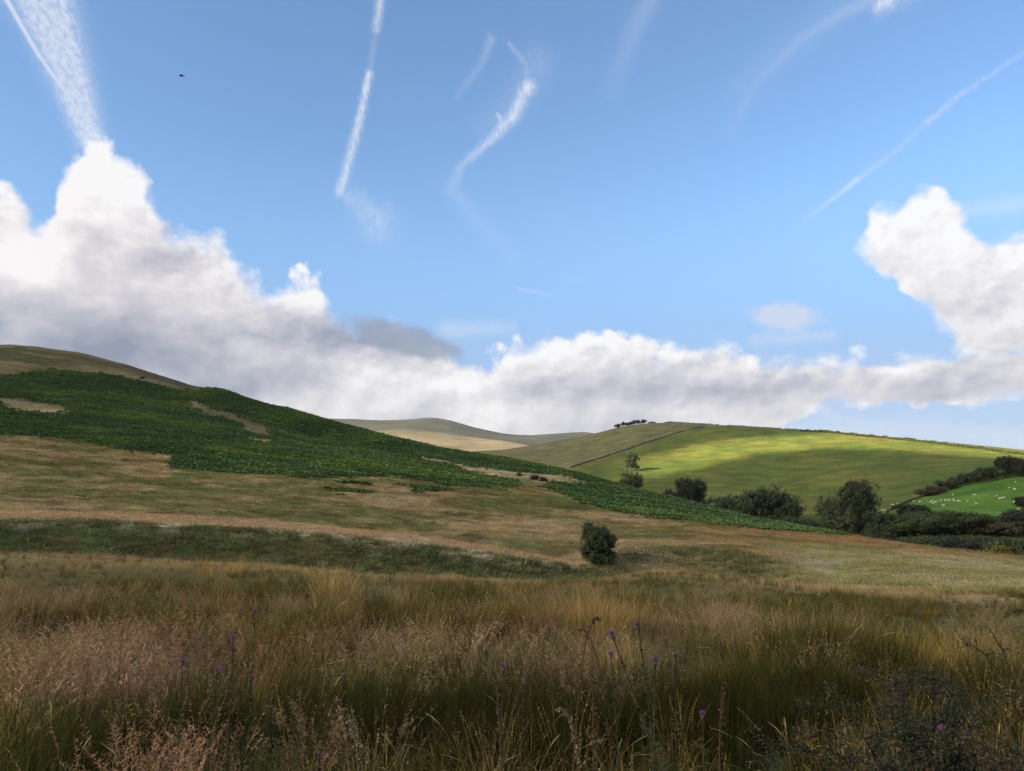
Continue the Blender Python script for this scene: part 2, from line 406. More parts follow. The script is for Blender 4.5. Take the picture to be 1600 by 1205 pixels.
for ring in RINGS:
    xs = np.array(sorted(ring)); ys = np.array([ring[x][0] for x in xs], float); ds = np.array([ring[x][1] for x in xs], float)
    if len(ring[xs[0]]) == 3:
        zz = np.array([ring[x][2] for x in xs], float); az, _ = ray(xs, np.full(len(xs), 740.0)); t = (zz - CAM_Z) / ds
    else: az, t = ray(xs, ys)
    t = np.interp(AZT, az, t); d = np.interp(AZT, az, ds)
    w = 16 if len(ring[xs[0]]) == 2 else 60                       # smooth the corners away
    if ds.mean() > 700: w = 7
    if len(TT) == 13: w = 5
    k = np.exp(-0.5 * (np.arange(-3 * w, 3 * w + 1) / w) ** 2); k /= k.sum()
    k2 = np.exp(-0.5 * (np.arange(-180, 181) / 60) ** 2); k2 /= k2.sum()
    t = np.convolve(np.pad(t, 3 * w, 'edge'), k, 'valid'); d = np.convolve(np.pad(d, 180, 'edge'), k2, 'valid')
    TT.append(t); DD.append(d)
TT = np.array(TT); DD = np.array(DD)                              # [ring, az]
NR = len(RINGS)
def knots(az):
    """control distances and heights for azimuths az (rad): arrays [N, NR]"""
    az = (np.asarray(az) + math.pi) % (2 * math.pi) - math.pi
    d = np.stack([np.interp(az, AZT, DD[k]) for k in range(NR)], 1)
    t = np.stack([np.interp(az, AZT, TT[k]) for k in range(NR)], 1)
    z = t * d + CAM_Z
    # behind the camera the two sides run gently into each other
    m = 0.5 * (1 + np.sign(az) * smooth01(np.abs(az), R(60), R(180)) * 0) [:, None]
    s = smooth01(np.abs(az), R(70), R(180))[:, None] * 0.5
    zl = (TT[:, 0] * DD[:, 0] + CAM_Z)[None]; zr = (TT[:, -1] * DD[:, -1] + CAM_Z)[None]
    dl = DD[:, 0][None]; dr = DD[:, -1][None]
    left = (az < 0)[:, None]
    z = np.where(left, z * (1 - s) + zr * s, z * (1 - s) + zl * s)
    d = np.where(left, d * (1 - s) + dr * s, d * (1 - s) + dl * s)
    return d, z
def pchip(xk, yk, x):
    """monotone cubic through knots [N,K] at x [N]"""
    h = np.diff(xk, axis=1); dl = np.diff(yk, axis=1) / h
    m = np.zeros_like(yk)
    w1 = 2 * h[:, 1:] + h[:, :-1]; w2 = h[:, 1:] + 2 * h[:, :-1]
    with np.errstate(divide='ignore', invalid='ignore'):
        hm = (w1 + w2) / (w1 / dl[:, :-1] + w2 / dl[:, 1:])
    m[:, 1:-1] = np.where(dl[:, :-1] * dl[:, 1:] > 0, hm, 0); m[:, 0] = dl[:, 0]; m[:, -1] = dl[:, -1]
    i = np.clip((xk <= x[:, None]).sum(1) - 1, 0, xk.shape[1] - 2); r = np.arange(len(x))
    t = np.clip((x - xk[r, i]) / h[r, i], 0, 1)
    return ((1 + 2 * t) * (1 - t) ** 2 * yk[r, i] + t * (1 - t) ** 2 * h[r, i] * m[r, i]
            + t * t * (3 - 2 * t) * yk[r, i + 1] + t * t * (t - 1) * h[r, i] * m[r, i + 1])
def relief(x, y, d):
    a = fbm(x / 2.2, y / 2.2, 3, 3) * 0.09 * smooth01(d, 3, 12)
    b = fbm(x / 9, y / 9, 5, 4) * 0.40 * smooth01(d, 60, 140) * (1 - 0.5 * smooth01(d, 250, 350))
    c = fbm(x / 45, y / 45, 8, 4) * 1.6 * smooth01(d, 160, 420) * (1 - smooth01(d, 700, 900))
    e = fbm(x / 260, y / 260, 12, 5) * 9 * smooth01(d, 1500, 3000)
    return a + b + c * 0.7 + e
def gz(x, y):
    """height of the ground"""
    x = np.atleast_1d(np.asarray(x, float)); y = np.atleast_1d(np.asarray(y, float))
    d = np.maximum(np.hypot(x, y), 0.01)
    dk, zk = knots(np.arctan2(x, y))
    return pchip(dk, zk, d) + relief(x, y, d)
def at(px, py, dmin, dmax, up=0.0):
    """where the sight line of a photograph pixel meets the ground (raised by up) between two distances"""
    a, t = ray(px, py); a = float(a); t = float(t)
    ds = np.linspace(dmin, dmax, 1500)
    x, y = ds * math.sin(a), ds * math.cos(a)
    g = gz(x, y)
    h = CAM_Z + t * ds - (g + up)
    i = np.argmax(h < 0) if (h < 0).any() else int(np.argmin(np.abs(h)))
    return float(x[i]), float(y[i]), float(g[i])
def at_d(px, d):
    a = float(ray(px, 740)[0]); x, y = d * math.sin(a), d * math.cos(a)
    return x, y, float(gz(x, y)[0])

# ------------------------------------------------------------------ what grows where (positions fixed on the land)
def inpoly(x, y, P):
    c = np.zeros(x.shape, bool); n = len(P)
    for i in range(n):
        (x1, y1), (x2, y2) = P[i], P[(i + 1) % n]
        if y1 == y2: continue
        c ^= ((y1 > y) != (y2 > y)) & (x < (x2 - x1) * (y - y1) / (y2 - y1) + x1)
    return c
BRACKEN = [[(-400, 590), (0, 586), (80, 580), (160, 584), (230, 598), (300, 613), (345, 607), (360, 600), (2000, 500), (2000, 760), (1310, 836), (1240, 831), (1150, 823), (1050, 813), (980, 803),
            (930, 790), (880, 774), (850, 760), (862, 753), (915, 757), (935, 753), (880, 742), (820, 738), (740, 728), (690, 716), (655, 712), (645, 716),
            (700, 726), (740, 738), (795, 752), (820, 762), (790, 762), (700, 758), (620, 744), (560, 746), (480, 747), (400, 741), (350, 739), (268, 732), (262, 720), (275, 712), (190, 705), (130, 691), (60, 680), (0, 678), (-400, 676)],
           [(500, 757), (560, 752), (640, 758), (700, 757), (760, 764), (700, 768), (600, 772), (530, 772)]]
HOLES = [(52, 635, 46, 9, -8), (318, 638, 26, 6, -25), (360, 652, 26, 6, -18), (398, 668, 24, 9, -20), (410, 688, 22, 3, -5), (20, 625, 20, 5, 0)]
def bracken_mask(x, y, px, py, d):
    jx = px + 7 * fbm(x / 14, y / 14, 31, 3); jy = py + 3.2 * fbm(x / 10, y / 10, 32, 3)
    m = inpoly(jx, jy, BRACKEN[0]).astype(float)
    m = np.maximum(m, inpoly(jx, jy, BRACKEN[1]) * (fbm(x / 7, y / 7, 33, 2) > -0.05) * 0.8)
    for (cx, cy_, rx, ry, rot) in HOLES:
        c, s = math.cos(R(rot)), math.sin(R(rot)); u = jx - cx; v = jy - cy_
        q = ((u * c - v * s) / rx) ** 2 + ((u * s + v * c) / ry) ** 2
        m = m * (q > 1.5 + .7 * fbm(x / 4.5, y / 4.5, 34, 3))
    m = m * (d > 150) * (d < 640)
    return m * ~((px > 1330))
def C3(c): return np.array(c, float)[None, :]
def mixc(a, b, f): f = np.asarray(f)[:, None]; return a * (1 - f) + b * f
def ground_colour(x, y, z):
    """base colour of the vegetation cover, with cloud shade painted into the far tops"""
    d = np.hypot(x, y); px, py = topix(np.stack([x, y, z], 1))
    n1 = fbm(x / 5, y / 5, 41, 4); n2 = fbm(x / 22, y / 22, 42, 4); n3 = fbm(x / 1.3, y / 1.3, 43, 3)
    n4 = fbm(x / 70, y / 70, 44, 4)
    tan, olive, rust, pale = C3((.215, .162, .090)), C3((.105, .108, .042)), C3((.120, .080, .042)), C3((.25, .215, .15))
    green, dk = C3((.055, .090, .028)), C3((.040, .055, .022))
    c = mixc(tan, olive, smooth01(n2 + n1 * .6, -.30, .35))
    c = mixc(c, rust, smooth01(n1 + n4 * .8, .15, .6) * .65)
    c = mixc(c, pale, smooth01(fbm(x / 6, y / 6, 45, 4) - n2 * .4, .25, .55) * .4)
    c = mixc(c, green, smooth01(fbm(x / 12, y / 12, 46, 4), .15, .5) * .5)
    c = mixc(c, C3((.075, .055, .025)), smooth01(fbm(x / 6, y / 4.5, 47, 4), .18, .5) * .6)
    c = c * (1 + .35 * fbm(x / 3, y / 3, 48, 3))[:, None]
    # near meadow soil and thatch
    near = 1 - smooth01(d, 34, 46)
    c = mixc(c, mixc(C3((.075, .06, .03)) + 0 * c, C3((.05, .06, .022)) + 0 * c, smooth01(n1, -.3, .3)), near * (1 - smooth01(d, 22, 36) * .55))
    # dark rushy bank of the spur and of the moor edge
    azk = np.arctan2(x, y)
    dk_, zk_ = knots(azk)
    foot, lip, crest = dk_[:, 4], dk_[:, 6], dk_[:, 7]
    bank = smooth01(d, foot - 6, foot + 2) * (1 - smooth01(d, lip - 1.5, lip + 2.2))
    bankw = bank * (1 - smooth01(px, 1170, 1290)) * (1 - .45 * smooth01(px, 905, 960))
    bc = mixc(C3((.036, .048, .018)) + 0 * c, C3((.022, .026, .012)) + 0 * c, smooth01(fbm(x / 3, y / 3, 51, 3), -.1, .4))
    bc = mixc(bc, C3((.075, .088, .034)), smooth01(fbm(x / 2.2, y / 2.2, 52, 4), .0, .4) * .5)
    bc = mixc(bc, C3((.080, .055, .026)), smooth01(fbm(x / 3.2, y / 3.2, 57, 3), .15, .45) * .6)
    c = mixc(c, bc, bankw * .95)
    lipm = smooth01(d, lip - 4, lip) * (1 - smooth01(d, lip + 1, lip + 6)) * (1 - smooth01(px, 960, 1100))
    c = mixc(c, C3((.30, .28, .20)), lipm * smooth01(fbm(x / 1.1, y / 1.1, 53, 3), -.1, .3) * .9)

    top = smooth01(d, lip + 2, lip + 5) * (1 - smooth01(d, crest + 3, crest + 9)) * (1 - smooth01(px, 880, 950))
    c = mixc(c, C3((.29, .20, .13)), top * .75)
    # grey-green slope on the right
    rh = smooth01(px, 1160, 1300) * smooth01(d, 44, 55) * (1 - smooth01(d, 128, 150))
    c = mixc(c, mixc(C3((.17, .165, .07)) + 0 * c, C3((.235, .22, .145)) + 0 * c, smooth01(fbm(x / 5, y / 5, 54, 4), -.2, .4)), rh * .8)
    rr = rh * smooth01(py, 866, 850) if False else smooth01(px, 1000, 1200) * smooth01(d, 112, 128) * (d < 185)
    c = mixc(c, mixc(C3((.20, .115, .055)) + 0 * c, C3((.09, .085, .035)) + 0 * c, smooth01(n1, -.1, .4)), rr * .7)
    # reddish meadow rim
    rim = smooth01(d, dk_[:, 3] - 8, dk_[:, 3] - 2) * (1 - smooth01(d, dk_[:, 3] + 3, dk_[:, 3] + 8))
    c = mixc(c, C3((.26, .20, .13)), rim * .7)
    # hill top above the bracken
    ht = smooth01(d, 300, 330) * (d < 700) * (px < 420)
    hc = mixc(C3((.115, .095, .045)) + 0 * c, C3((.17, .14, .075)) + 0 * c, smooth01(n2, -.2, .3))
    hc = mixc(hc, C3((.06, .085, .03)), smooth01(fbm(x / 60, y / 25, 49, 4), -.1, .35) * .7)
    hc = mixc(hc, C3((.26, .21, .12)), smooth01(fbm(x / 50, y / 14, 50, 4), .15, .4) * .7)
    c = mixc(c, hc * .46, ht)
    b = bracken_mask(x, y, px, py, d)
    br = mixc(C3((.020, .058, .018)) + 0 * c, C3((.040, .105, .022)) + 0 * c, smooth01(n2 + n1 * .5, -.3, .5))
    c = mixc(c, br, b)
    # pasture hill across the valley
    hill = smooth01(d - dk_[:, 14], 0, 12) * (d < dk_[:, 21] + 50)
    g = mixc(C3((.078, .102, .021)) + 0 * c, C3((.112, .112, .026)) + 0 * c, smooth01(fbm(x / 30, y / 30, 61, 5, .6), -.3, .4))
    g = mixc(g, C3((.065, .10, .023)), smooth01(fbm(x / 90, y / 60, 62, 3), 0, .5) * .6)
    wall_y = np.interp(px, [700, 905, 940, 1000, 1050, 1100, 1125, 1170], [800, 727, 716, 697, 680, 668, 664, 650])
    up = (py < wall_y) & (px < 1165)
    g2 = mixc(C3((.110, .110, .048)) + 0 * c, C3((.145, .130, .062)) + 0 * c, smooth01(fbm(x / 40, y / 40, 63, 5, .6), -.3, .4))
    g = np.where(up[:, None], g2, g)
    ry = np.interp(px, [1300, 1375, 1440, 1500, 1590, 1700], [835, 803, 774, 753, 737, 722])
    field = (py > ry) & (px > 1330) & (d < 420)
    g = np.where(((d < dk_[:, 16] - 4) & (d > dk_[:, 14]))[:, None], C3((.05, .065, .025)), g)
    field &= d > dk_[:, 16] - 4
    gf = mixc(C3((.050, .115, .016)) + 0 * c, C3((.072, .138, .022)) + 0 * c, smooth01(n2, -.3, .4))
    g = np.where(field[:, None], gf, g)
    c = mixc(c, g, hill)
    # far moors: cloud shade on the tops is painted in as darker grey
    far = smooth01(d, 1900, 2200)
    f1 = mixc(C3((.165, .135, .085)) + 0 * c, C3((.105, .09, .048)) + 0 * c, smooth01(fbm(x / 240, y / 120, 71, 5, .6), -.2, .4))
    f_shaded = mixc(C3((.034, .036, .027)) + 0 * c, C3((.052, .052, .037)) + 0 * c, smooth01(fbm(x / 300, y / 300, 72, 5, .6), -.3, .4))
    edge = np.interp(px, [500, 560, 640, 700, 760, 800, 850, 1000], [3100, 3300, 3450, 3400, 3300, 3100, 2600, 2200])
    f = mixc(f1, f_shaded, smooth01(d + 260 * fbm(x / 350, y / 350, 73, 4), edge - 150, edge + 250))
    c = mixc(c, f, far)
    c = c * (1 + .3 * (1 - far) * (1 - hill))[:, None] * (1 + .12 * hill)[:, None]
    return np.clip(c, .005, .9)

# ------------------------------------------------------------------ ground material: vegetation colour broken up at several sizes, with a nap
def mat_ground(name, big, fine_s, bump, amp):
    m = bpy.data.materials.new(name); m.use_nodes = True
    t = m.node_tree; t.nodes.clear(); n = NT(t)
    geo = n.node('ShaderNodeNewGeometry'); P = E(n, geo.outputs['Position'])
    at_ = n.node('ShaderNodeAttribute', attribute_name='tint'); col = E(n, at_.outputs['Color'])
    a = n.noise(P, big, 5, 0.62); b = n.noise(P, fine_s, 4, 0.65)
    col = n.mix(1.0, col, n.mix(n.ss(a, .32, .68), (1 - amp, 1 - amp * .9, 1 - amp * .8), (1 + amp, 1 + amp, 1 + amp)), 'MULTIPLY')
    col = n.mix(1.0, col, n.mix(n.ss(b, .3, .7), (1 - amp, 1 - amp, 1 - amp), (1 + amp, 1 + amp, 1 + amp * .9)), 'MULTIPLY')
    bs = n.node('ShaderNodeBsdfPrincipled'); n.put(bs.inputs['Base Color'], col)
    bs.inputs['Roughness'].default_value = .95; bs.inputs['Specular IOR Level'].default_value = 0.05
    bp = n.node('ShaderNodeBump'); bp.inputs['Strength'].default_value = 1.0; bp.inputs['Distance'].default_value = bump
    n.put(bp.inputs['Height'], b * .5 + a * .5)
    t.links.new(bp.outputs[0], bs.inputs['Normal'])
    o = n.node('ShaderNodeOutputMaterial'); t.links.new(bs.outputs[0], o.inputs[0])
    return m
M_ground = mat_ground('moor_cover', .35, 2.6, .35, .22)
M_pasture = mat_ground('pasture_cover', .06, .75, 1.0, .26)
M_far = mat_ground('far_moor_cover', .006, .05, 6, .16)

# rows: so many steps between neighbouring rings
STEPS = [4, 6, 8, 16, 10, 12, 24, 14, 12, 26, 30, 44, 60, 66, 8, 16, 16, 34, 40, 40, 40, 5, 5, 30, 40, 5, 6]
azs = np.concatenate([np.linspace(-180, -44, 50)[:-1], np.linspace(-44, 44, 1150), np.linspace(44, 180, 50)[1:]])
azs = np.radians(azs)
dk, zk = knots(azs)
rows, row_ring = [], []
for k in range(NR - 1):
    for j in range(STEPS[k]):
        f = j / STEPS[k]
        rows.append(dk[:, k] * (1 - f) + dk[:, k + 1] * f); row_ring.append(k)
rows.append(dk[:, -1]); row_ring.append(NR - 1)
Dm = np.array(rows)                                                 # [row, az]
Dm[0] = 0.3
row_ring = np.array(row_ring)
Xm = Dm * np.sin(azs); Ym = Dm * np.cos(azs)
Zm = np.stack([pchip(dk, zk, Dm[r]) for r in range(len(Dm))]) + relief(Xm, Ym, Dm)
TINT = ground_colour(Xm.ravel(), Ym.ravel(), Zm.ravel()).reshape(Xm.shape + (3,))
def sheet(name, r0, r1, mat, close=False):
    X, Y, Z = Xm[r0:r1 + 1], Ym[r0:r1 + 1], Zm[r0:r1 + 1]
    nr, nc = X.shape
    V = np.stack([X, Y, Z], -1).reshape(-1, 3)
    i = np.arange(nr - 1)[:, None] * nc + np.arange(nc - 1)[None]
    Fq = np.stack([i, i + nc, i + nc + 1, i + 1], -1).reshape(-1, 4)[:, ::-1]
    Fq = Fq.astype(np.int32)
    me = mesh_np(name, V, Fq, True, mat)
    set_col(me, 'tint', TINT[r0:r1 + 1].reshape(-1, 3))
    o = link(bpy.data.objects.new(name, me)); o['kind'] = 'structure'
    return o
rA = int(np.argmax(row_ring == 14)) + 4; rB = int(np.argmax(row_ring == 21)) + 3
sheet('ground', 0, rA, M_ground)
sheet('hill', rA, rB, M_pasture)
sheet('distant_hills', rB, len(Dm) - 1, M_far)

# ------------------------------------------------------------------ unseen cloud sheet added up-sun, its gaps shaped to set shade and sunlit band
DECK_Z = 760.0
sv = np.array(sd)
def lit_wanted(x, y, z):
    px, py = topix(np.stack([x, y, z], -1)); d = np.hypot(x, y)
    lo = np.interp(px, [960, 1000, 1040, 1100, 1150, 1200, 1300, 1400, 1480, 1560, 1640], [752, 751, 742, 728, 715, 704, 698, 700, 705, 713, 718])
    hi = np.interp(px, [960, 1000, 1040, 1100, 1150, 1200, 1300, 1400, 1500, 1600], [722, 718, 709, 694, 686, 683, 676, 672, 680, 690])
    soft = np.interp(px, [1000, 1100, 1200, 1300], [12, 8, 4, 2.5])
    a = smooth01(lo + 2 - py, -soft, soft)
    b = 1 - smooth01(hi - py, -5, 6) * .82
    l = a * b * smooth01(px, 965, 1010) * (0.8 + .2 * smooth01(px, 1000, 1200))
    hill = (d > 420) & (px > 760)
    bank = (d > 54) & (d < 82) & (px < 1250)
    l = np.where(hill, l, 0)
    l = np.where(hill & (px < 1010), np.maximum(l, .12), l)
    br = np.exp(-((px - 620) / 200) ** 2 - ((py - 738) / 26) ** 2) * .16 * (d > 120) * (d < 400)
    basel = np.where(d < 60, .025 + .15 * smooth01(d, 8, 26) - .10 * smooth01(d, 46, 54), np.where(hill, .0, np.where(bank, .06, .15))) + .03 * fbm(x / 60, y / 60, 96, 2)
    return np.maximum(np.maximum(l, br + basel * (~hill)), basel)
cs = 9.0
sel = (Dm < 1250) & (np.abs(azs)[None] < R(44)) & (Dm > 2)
px3 = np.stack([Xm[sel], Ym[sel], Zm[sel]], -1)
Q = px3 + sv * ((DECK_Z - px3[:, 2]) / sv[2])[:, None]
want = lit_wanted(px3[:, 0], px3[:, 1], px3[:, 2])
x0, y0 = Q[:, 0].min() - 300, Q[:, 1].min() - 300
nx = int((Q[:, 0].max() + 300 - x0) / cs); ny = int((Q[:, 1].max() + 300 - y0) / cs)
ix = ((Q[:, 0] - x0) / cs).astype(int); iy = ((Q[:, 1] - y0) / cs).astype(int)
sw = np.zeros((ny, nx)); sl_ = np.zeros((ny, nx))
np.add.at(sw, (iy, ix), 1); np.add.at(sl_, (iy, ix), want)
have = sw > 0
lit = np.where(have, sl_ / np.maximum(sw, 1), 0)
w_ = have.astype(float)
for _ in range(6):                                               # carry the edge values outwards a little and soften
    s_ = lit * w_; a_ = s_.copy(); b_ = w_.copy()
    for dx_, dy_ in ((1, 0), (-1, 0), (0, 1), (0, -1)):
        a_ += np.roll(s_, (dy_, dx_), (0, 1)); b_ += np.roll(w_, (dy_, dx_), (0, 1))
    lit = np.where(have, lit, a_ / np.maximum(b_, 1e-6)); w_ = np.minimum(1, b_)
gx = x0 + (np.arange(nx) + .5) * cs; gy = y0 + (np.arange(ny) + .5) * cs
GX, GY = np.meshgrid(gx, gy)
ed = np.minimum(np.minimum(GX - gx[0], gx[-1] - GX), np.minimum(GY - gy[0], gy[-1] - GY)) + 90 * fbm(GX / 160, GY / 160, 91, 4)
opaque = (1 - np.clip(np.maximum(lit, .16), 0, 1)) * smooth01(ed, 40, 190)
opaque = np.clip(opaque, 0, 1)
thick = 6 + 22 * opaque * (1 + .5 * fbm(GX / 120, GY / 120, 92, 4))
zb = DECK_Z - thick * .25 + 5 * fbm(GX / 60, GY / 60, 93, 3); zt = DECK_Z + thick * .75 + 5 * fbm(GX / 70, GY / 70, 94, 4)
zt = np.maximum(zt, zb + 1)
V = np.concatenate([np.stack([GX, GY, zb], -1).reshape(-1, 3), np.stack([GX, GY, zt], -1).reshape(-1, 3)])
i = (np.arange(ny - 1)[:, None] * nx + np.arange(nx - 1)[None]).ravel()
qb = np.stack([i, i + nx, i + nx + 1, i + 1], -1); qt = qb[:, ::-1] + nx * ny
m_cloud = bpy.data.materials.new('shade_cloud_cover'); m_cloud.use_nodes = True
t = m_cloud.node_tree; t.nodes.clear(); n = NT(t)
tb = n.node('ShaderNodeBsdfTransparent'); df = n.node('ShaderNodeBsdfDiffuse'); df.inputs[0].default_value = (.9, .9, .9, 1)
tr = n.node('ShaderNodeBsdfTranslucent'); tr.inputs[0].default_value = (.9, .9, .9, 1)
mx0 = n.node('ShaderNodeMixShader'); mx0.inputs[0].default_value = .35
t.links.new(df.outputs[0], mx0.inputs[1]); t.links.new(tr.outputs[0], mx0.inputs[2])
mx = n.node('ShaderNodeMixShader'); aa = n.node('ShaderNodeAttribute', attribute_name='opaque')
t.links.new(aa.outputs['Fac'], mx.inputs[0]); t.links.new(tb.outputs[0], mx.inputs[1]); t.links.new(mx0.outputs[0], mx.inputs[2])
oo = n.node('ShaderNodeOutputMaterial'); t.links.new(mx.outputs[0], oo.inputs[0])
me = mesh_np('cloud', V, np.concatenate([qb, qt]), True, m_cloud)
set_f(me, 'opaque', np.concatenate([opaque.ravel(), (.12 * opaque ** 4).ravel()]).astype(np.float32))
o = link(bpy.data.objects.new('cloud', me)); o['kind'] = 'structure'

# ------------------------------------------------------------------ leaf materials
def mat_leaf(name, base=None, var=.25, transl=.3, inst=True, rough=.8, spec=.1):
    """per-plant tint x per-vertex paint; 'tint' comes from the instance, or from the base colour"""
    m = bpy.data.materials.new(name); m.use_nodes = True
    t = m.node_tree; t.nodes.clear(); n = NT(t)
    if inst: a = n.node('ShaderNodeAttribute', attribute_name='tint', attribute_type='INSTANCER'); col = E(n, a.outputs['Color'])
    else:
        rgb = n.node('ShaderNodeRGB'); rgb.outputs[0].default_value = tuple(base) + (1,); col = E(n, rgb.outputs[0])
    p = n.node('ShaderNodeAttribute', attribute_name='paint')
    col = n.mix(1.0, col, E(n, p.outputs['Color']), 'MULTIPLY')
    ds = n.node('ShaderNodeBsdfPrincipled'); n.put(ds.inputs['Base Color'], col)
    ds.inputs['Roughness'].default_value = rough; ds.inputs['Specular IOR Level'].default_value = spec
    tl = n.node('ShaderNodeBsdfTranslucent'); n.put(tl.inputs[0], col)
    mx = n.node('ShaderNodeMixShader'); mx.inputs[0].default_value = transl
    t.links.new(ds.outputs[0], mx.inputs[1]); t.links.new(tl.outputs[0], mx.inputs[2])
    o = n.node('ShaderNodeOutputMaterial'); t.links.new(mx.outputs[0], o.inputs[0])
    return m
M_blade = mat_leaf('grass_blade')
M_frond = mat_leaf('bracken_frond', spec=.0, rough=1.0)

# ------------------------------------------------------------------ plants as meshes
class Strips:
    """ribbons: each a chain of points with a width, kept as quads"""
    def __init__(s): s.V = []; s.Q = []; s.C = []; s.n = 0
    def ribbon(s, P, w, side, c):
        P = np.asarray(P, float); k = len(P); w = np.broadcast_to(w, (k,)); side = np.broadcast_to(side, (k, 3))
        s.V.append(np.stack([P - side * w[:, None] / 2, P + side * w[:, None] / 2], 1).reshape(-1, 3))
        c = np.broadcast_to(np.asarray(c, float), (k, 3)); s.C.append(np.repeat(c, 2, 0))
        i = s.n + np.arange(k - 1) * 2
        s.Q.append(np.stack([i, i + 1, i + 3, i + 2], 1)); s.n += 2 * k
    def mesh(s, name, mat):
        me = mesh_np(name, np.concatenate(s.V), np.concatenate(s.Q), True, mat)
        set_col(me, 'paint', np.concatenate(s.C)); return me
def arc(p, az, lean, h, droop, k=5):
    """a blade: from p, leaning lean (rad) towards az, curling over by droop"""
    t = np.linspace(0, 1, k)
    ang = lean + droop * t ** 1.6
    seg = h / (k - 1)
    r = np.concatenate([[0], np.cumsum(np.sin(ang[1:]) * seg)]); z = np.concatenate([[0], np.cumsum(np.cos(ang[1:]) * seg)])
    return np.stack([p[0] + r * math.cos(az), p[1] + r * math.sin(az), p[2] + z], 1)
def tuft(seed, kind, lod):
    r = np.random.default_rng(seed); S = Strips(); wf = (1.5, 2.9)[lod]; nf = (1.0, .5)[lod]
    rad = {'bent': .16, 'rush': .13, 'straw': .12, 'low': .18, 'nod': .12}[kind]
    def base(): a = r.uniform(0, 6.283); q = rad * math.sqrt(r.uniform()); return (q * math.cos(a), q * math.sin(a), -.05), a
    def blades(n_, h0, h1, lean, droop, w, c0, c1, k=5):
        for _ in range(int(n_ * nf)):
            p, a = base(); a += r.normal(0, .8); h = r.uniform(h0, h1)
            P = arc(p, a, abs(r.normal(0, lean)), h, r.uniform(0, droop), k if lod == 0 else 4); kk = len(P); f = np.linspace(0, 1, kk)
            sa = a + 1.57 + r.normal(0, .5)
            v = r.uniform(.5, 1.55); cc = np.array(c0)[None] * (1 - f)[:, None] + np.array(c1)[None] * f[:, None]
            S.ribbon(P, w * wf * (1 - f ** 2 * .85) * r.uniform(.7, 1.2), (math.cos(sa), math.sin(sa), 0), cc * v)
    def heads(n_, h0, h1, lean, droop, w, stem, head, hl, spread, dens):
        for _ in range(int(n_ * (1 if lod == 0 else .7))):
            p, a = base(); h = r.uniform(h0, h1); v = r.uniform(.65, 1.5)
            P = arc(p, a, abs(r.normal(0, lean)), h, r.uniform(.1, droop), 6 if lod == 0 else 4); kk = len(P); f = np.linspace(0, 1, kk)
            sa = r.uniform(0, 6.283); side = np.array((math.cos(sa), math.sin(sa), 0))
            S.ribbon(P, w * wf * (1 - .6 * f), side, np.array(stem) * v)
            for j in range(int(dens * (1 if lod == 0 else .5))):
                t = 1 - hl * r.uniform(0, 1); q = t * (kk - 1); i0 = min(int(q), kk - 2); b = P[i0] + (P[i0 + 1] - P[i0]) * (q - i0)
                aa = r.uniform(0, 6.283); L = spread * r.uniform(.4, 1) * (1.15 - (t - (1 - hl)) / hl * .7)
                up = r.uniform(.2, 1.1); dv = np.array((math.cos(aa), math.sin(aa), up)); dv /= np.linalg.norm(dv)
                e1 = b + dv * L * .6; e2 = e1 + (dv + np.array((0, 0, -.5))) * L * .4
                S.ribbon([b, e1, e2], np.array((.5, 1.4, .4)) * w * wf * 1.25, side, np.array(head) * v * r.uniform(.8, 1.25))
    if kind == 'bent':
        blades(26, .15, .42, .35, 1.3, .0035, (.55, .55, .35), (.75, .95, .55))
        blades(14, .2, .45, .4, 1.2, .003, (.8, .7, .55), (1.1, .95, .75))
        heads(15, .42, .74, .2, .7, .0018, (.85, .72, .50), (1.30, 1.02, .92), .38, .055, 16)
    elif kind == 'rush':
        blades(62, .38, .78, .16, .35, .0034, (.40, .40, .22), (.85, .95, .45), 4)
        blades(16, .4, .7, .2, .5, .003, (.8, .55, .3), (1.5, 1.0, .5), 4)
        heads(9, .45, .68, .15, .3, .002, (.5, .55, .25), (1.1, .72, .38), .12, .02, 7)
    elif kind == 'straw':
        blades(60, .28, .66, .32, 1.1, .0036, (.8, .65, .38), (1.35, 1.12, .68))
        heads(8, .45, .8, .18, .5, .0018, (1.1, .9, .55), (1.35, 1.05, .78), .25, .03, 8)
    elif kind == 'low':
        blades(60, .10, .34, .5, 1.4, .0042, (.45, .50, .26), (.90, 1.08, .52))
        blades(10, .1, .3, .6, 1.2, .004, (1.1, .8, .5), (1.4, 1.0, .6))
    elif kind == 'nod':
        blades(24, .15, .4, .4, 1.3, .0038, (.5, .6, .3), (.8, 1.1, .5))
        for _ in range(3):
            p, a = base(); h = r.uniform(.45, .75)
            P = arc(p, a, abs(r.normal(0, .15)), h, r.uniform(1.2, 2.6), 10); f = np.linspace(0, 1, 10)
            w = np.where(f > .78, .010, .0024) * (1 if lod == 0 else 1.6); w[-1] *= .3
            cc = np.where((f > .75)[:, None], np.array((1.9, 1.75, 1.35)), np.array((1.1, .9, .55)))
            S.ribbon(P, w, (math.cos(a + 1.57), math.sin(a + 1.57), 0), cc)
    return S.mesh(kind + '_tuft', M_blade)
def protos(name, meshes):
    c = bpy.data.collections.new(name)
    for i, me in enumerate(meshes):
        o = bpy.data.objects.new('%s_%02d' % (name, i), me); c.objects.link(o)
    return c
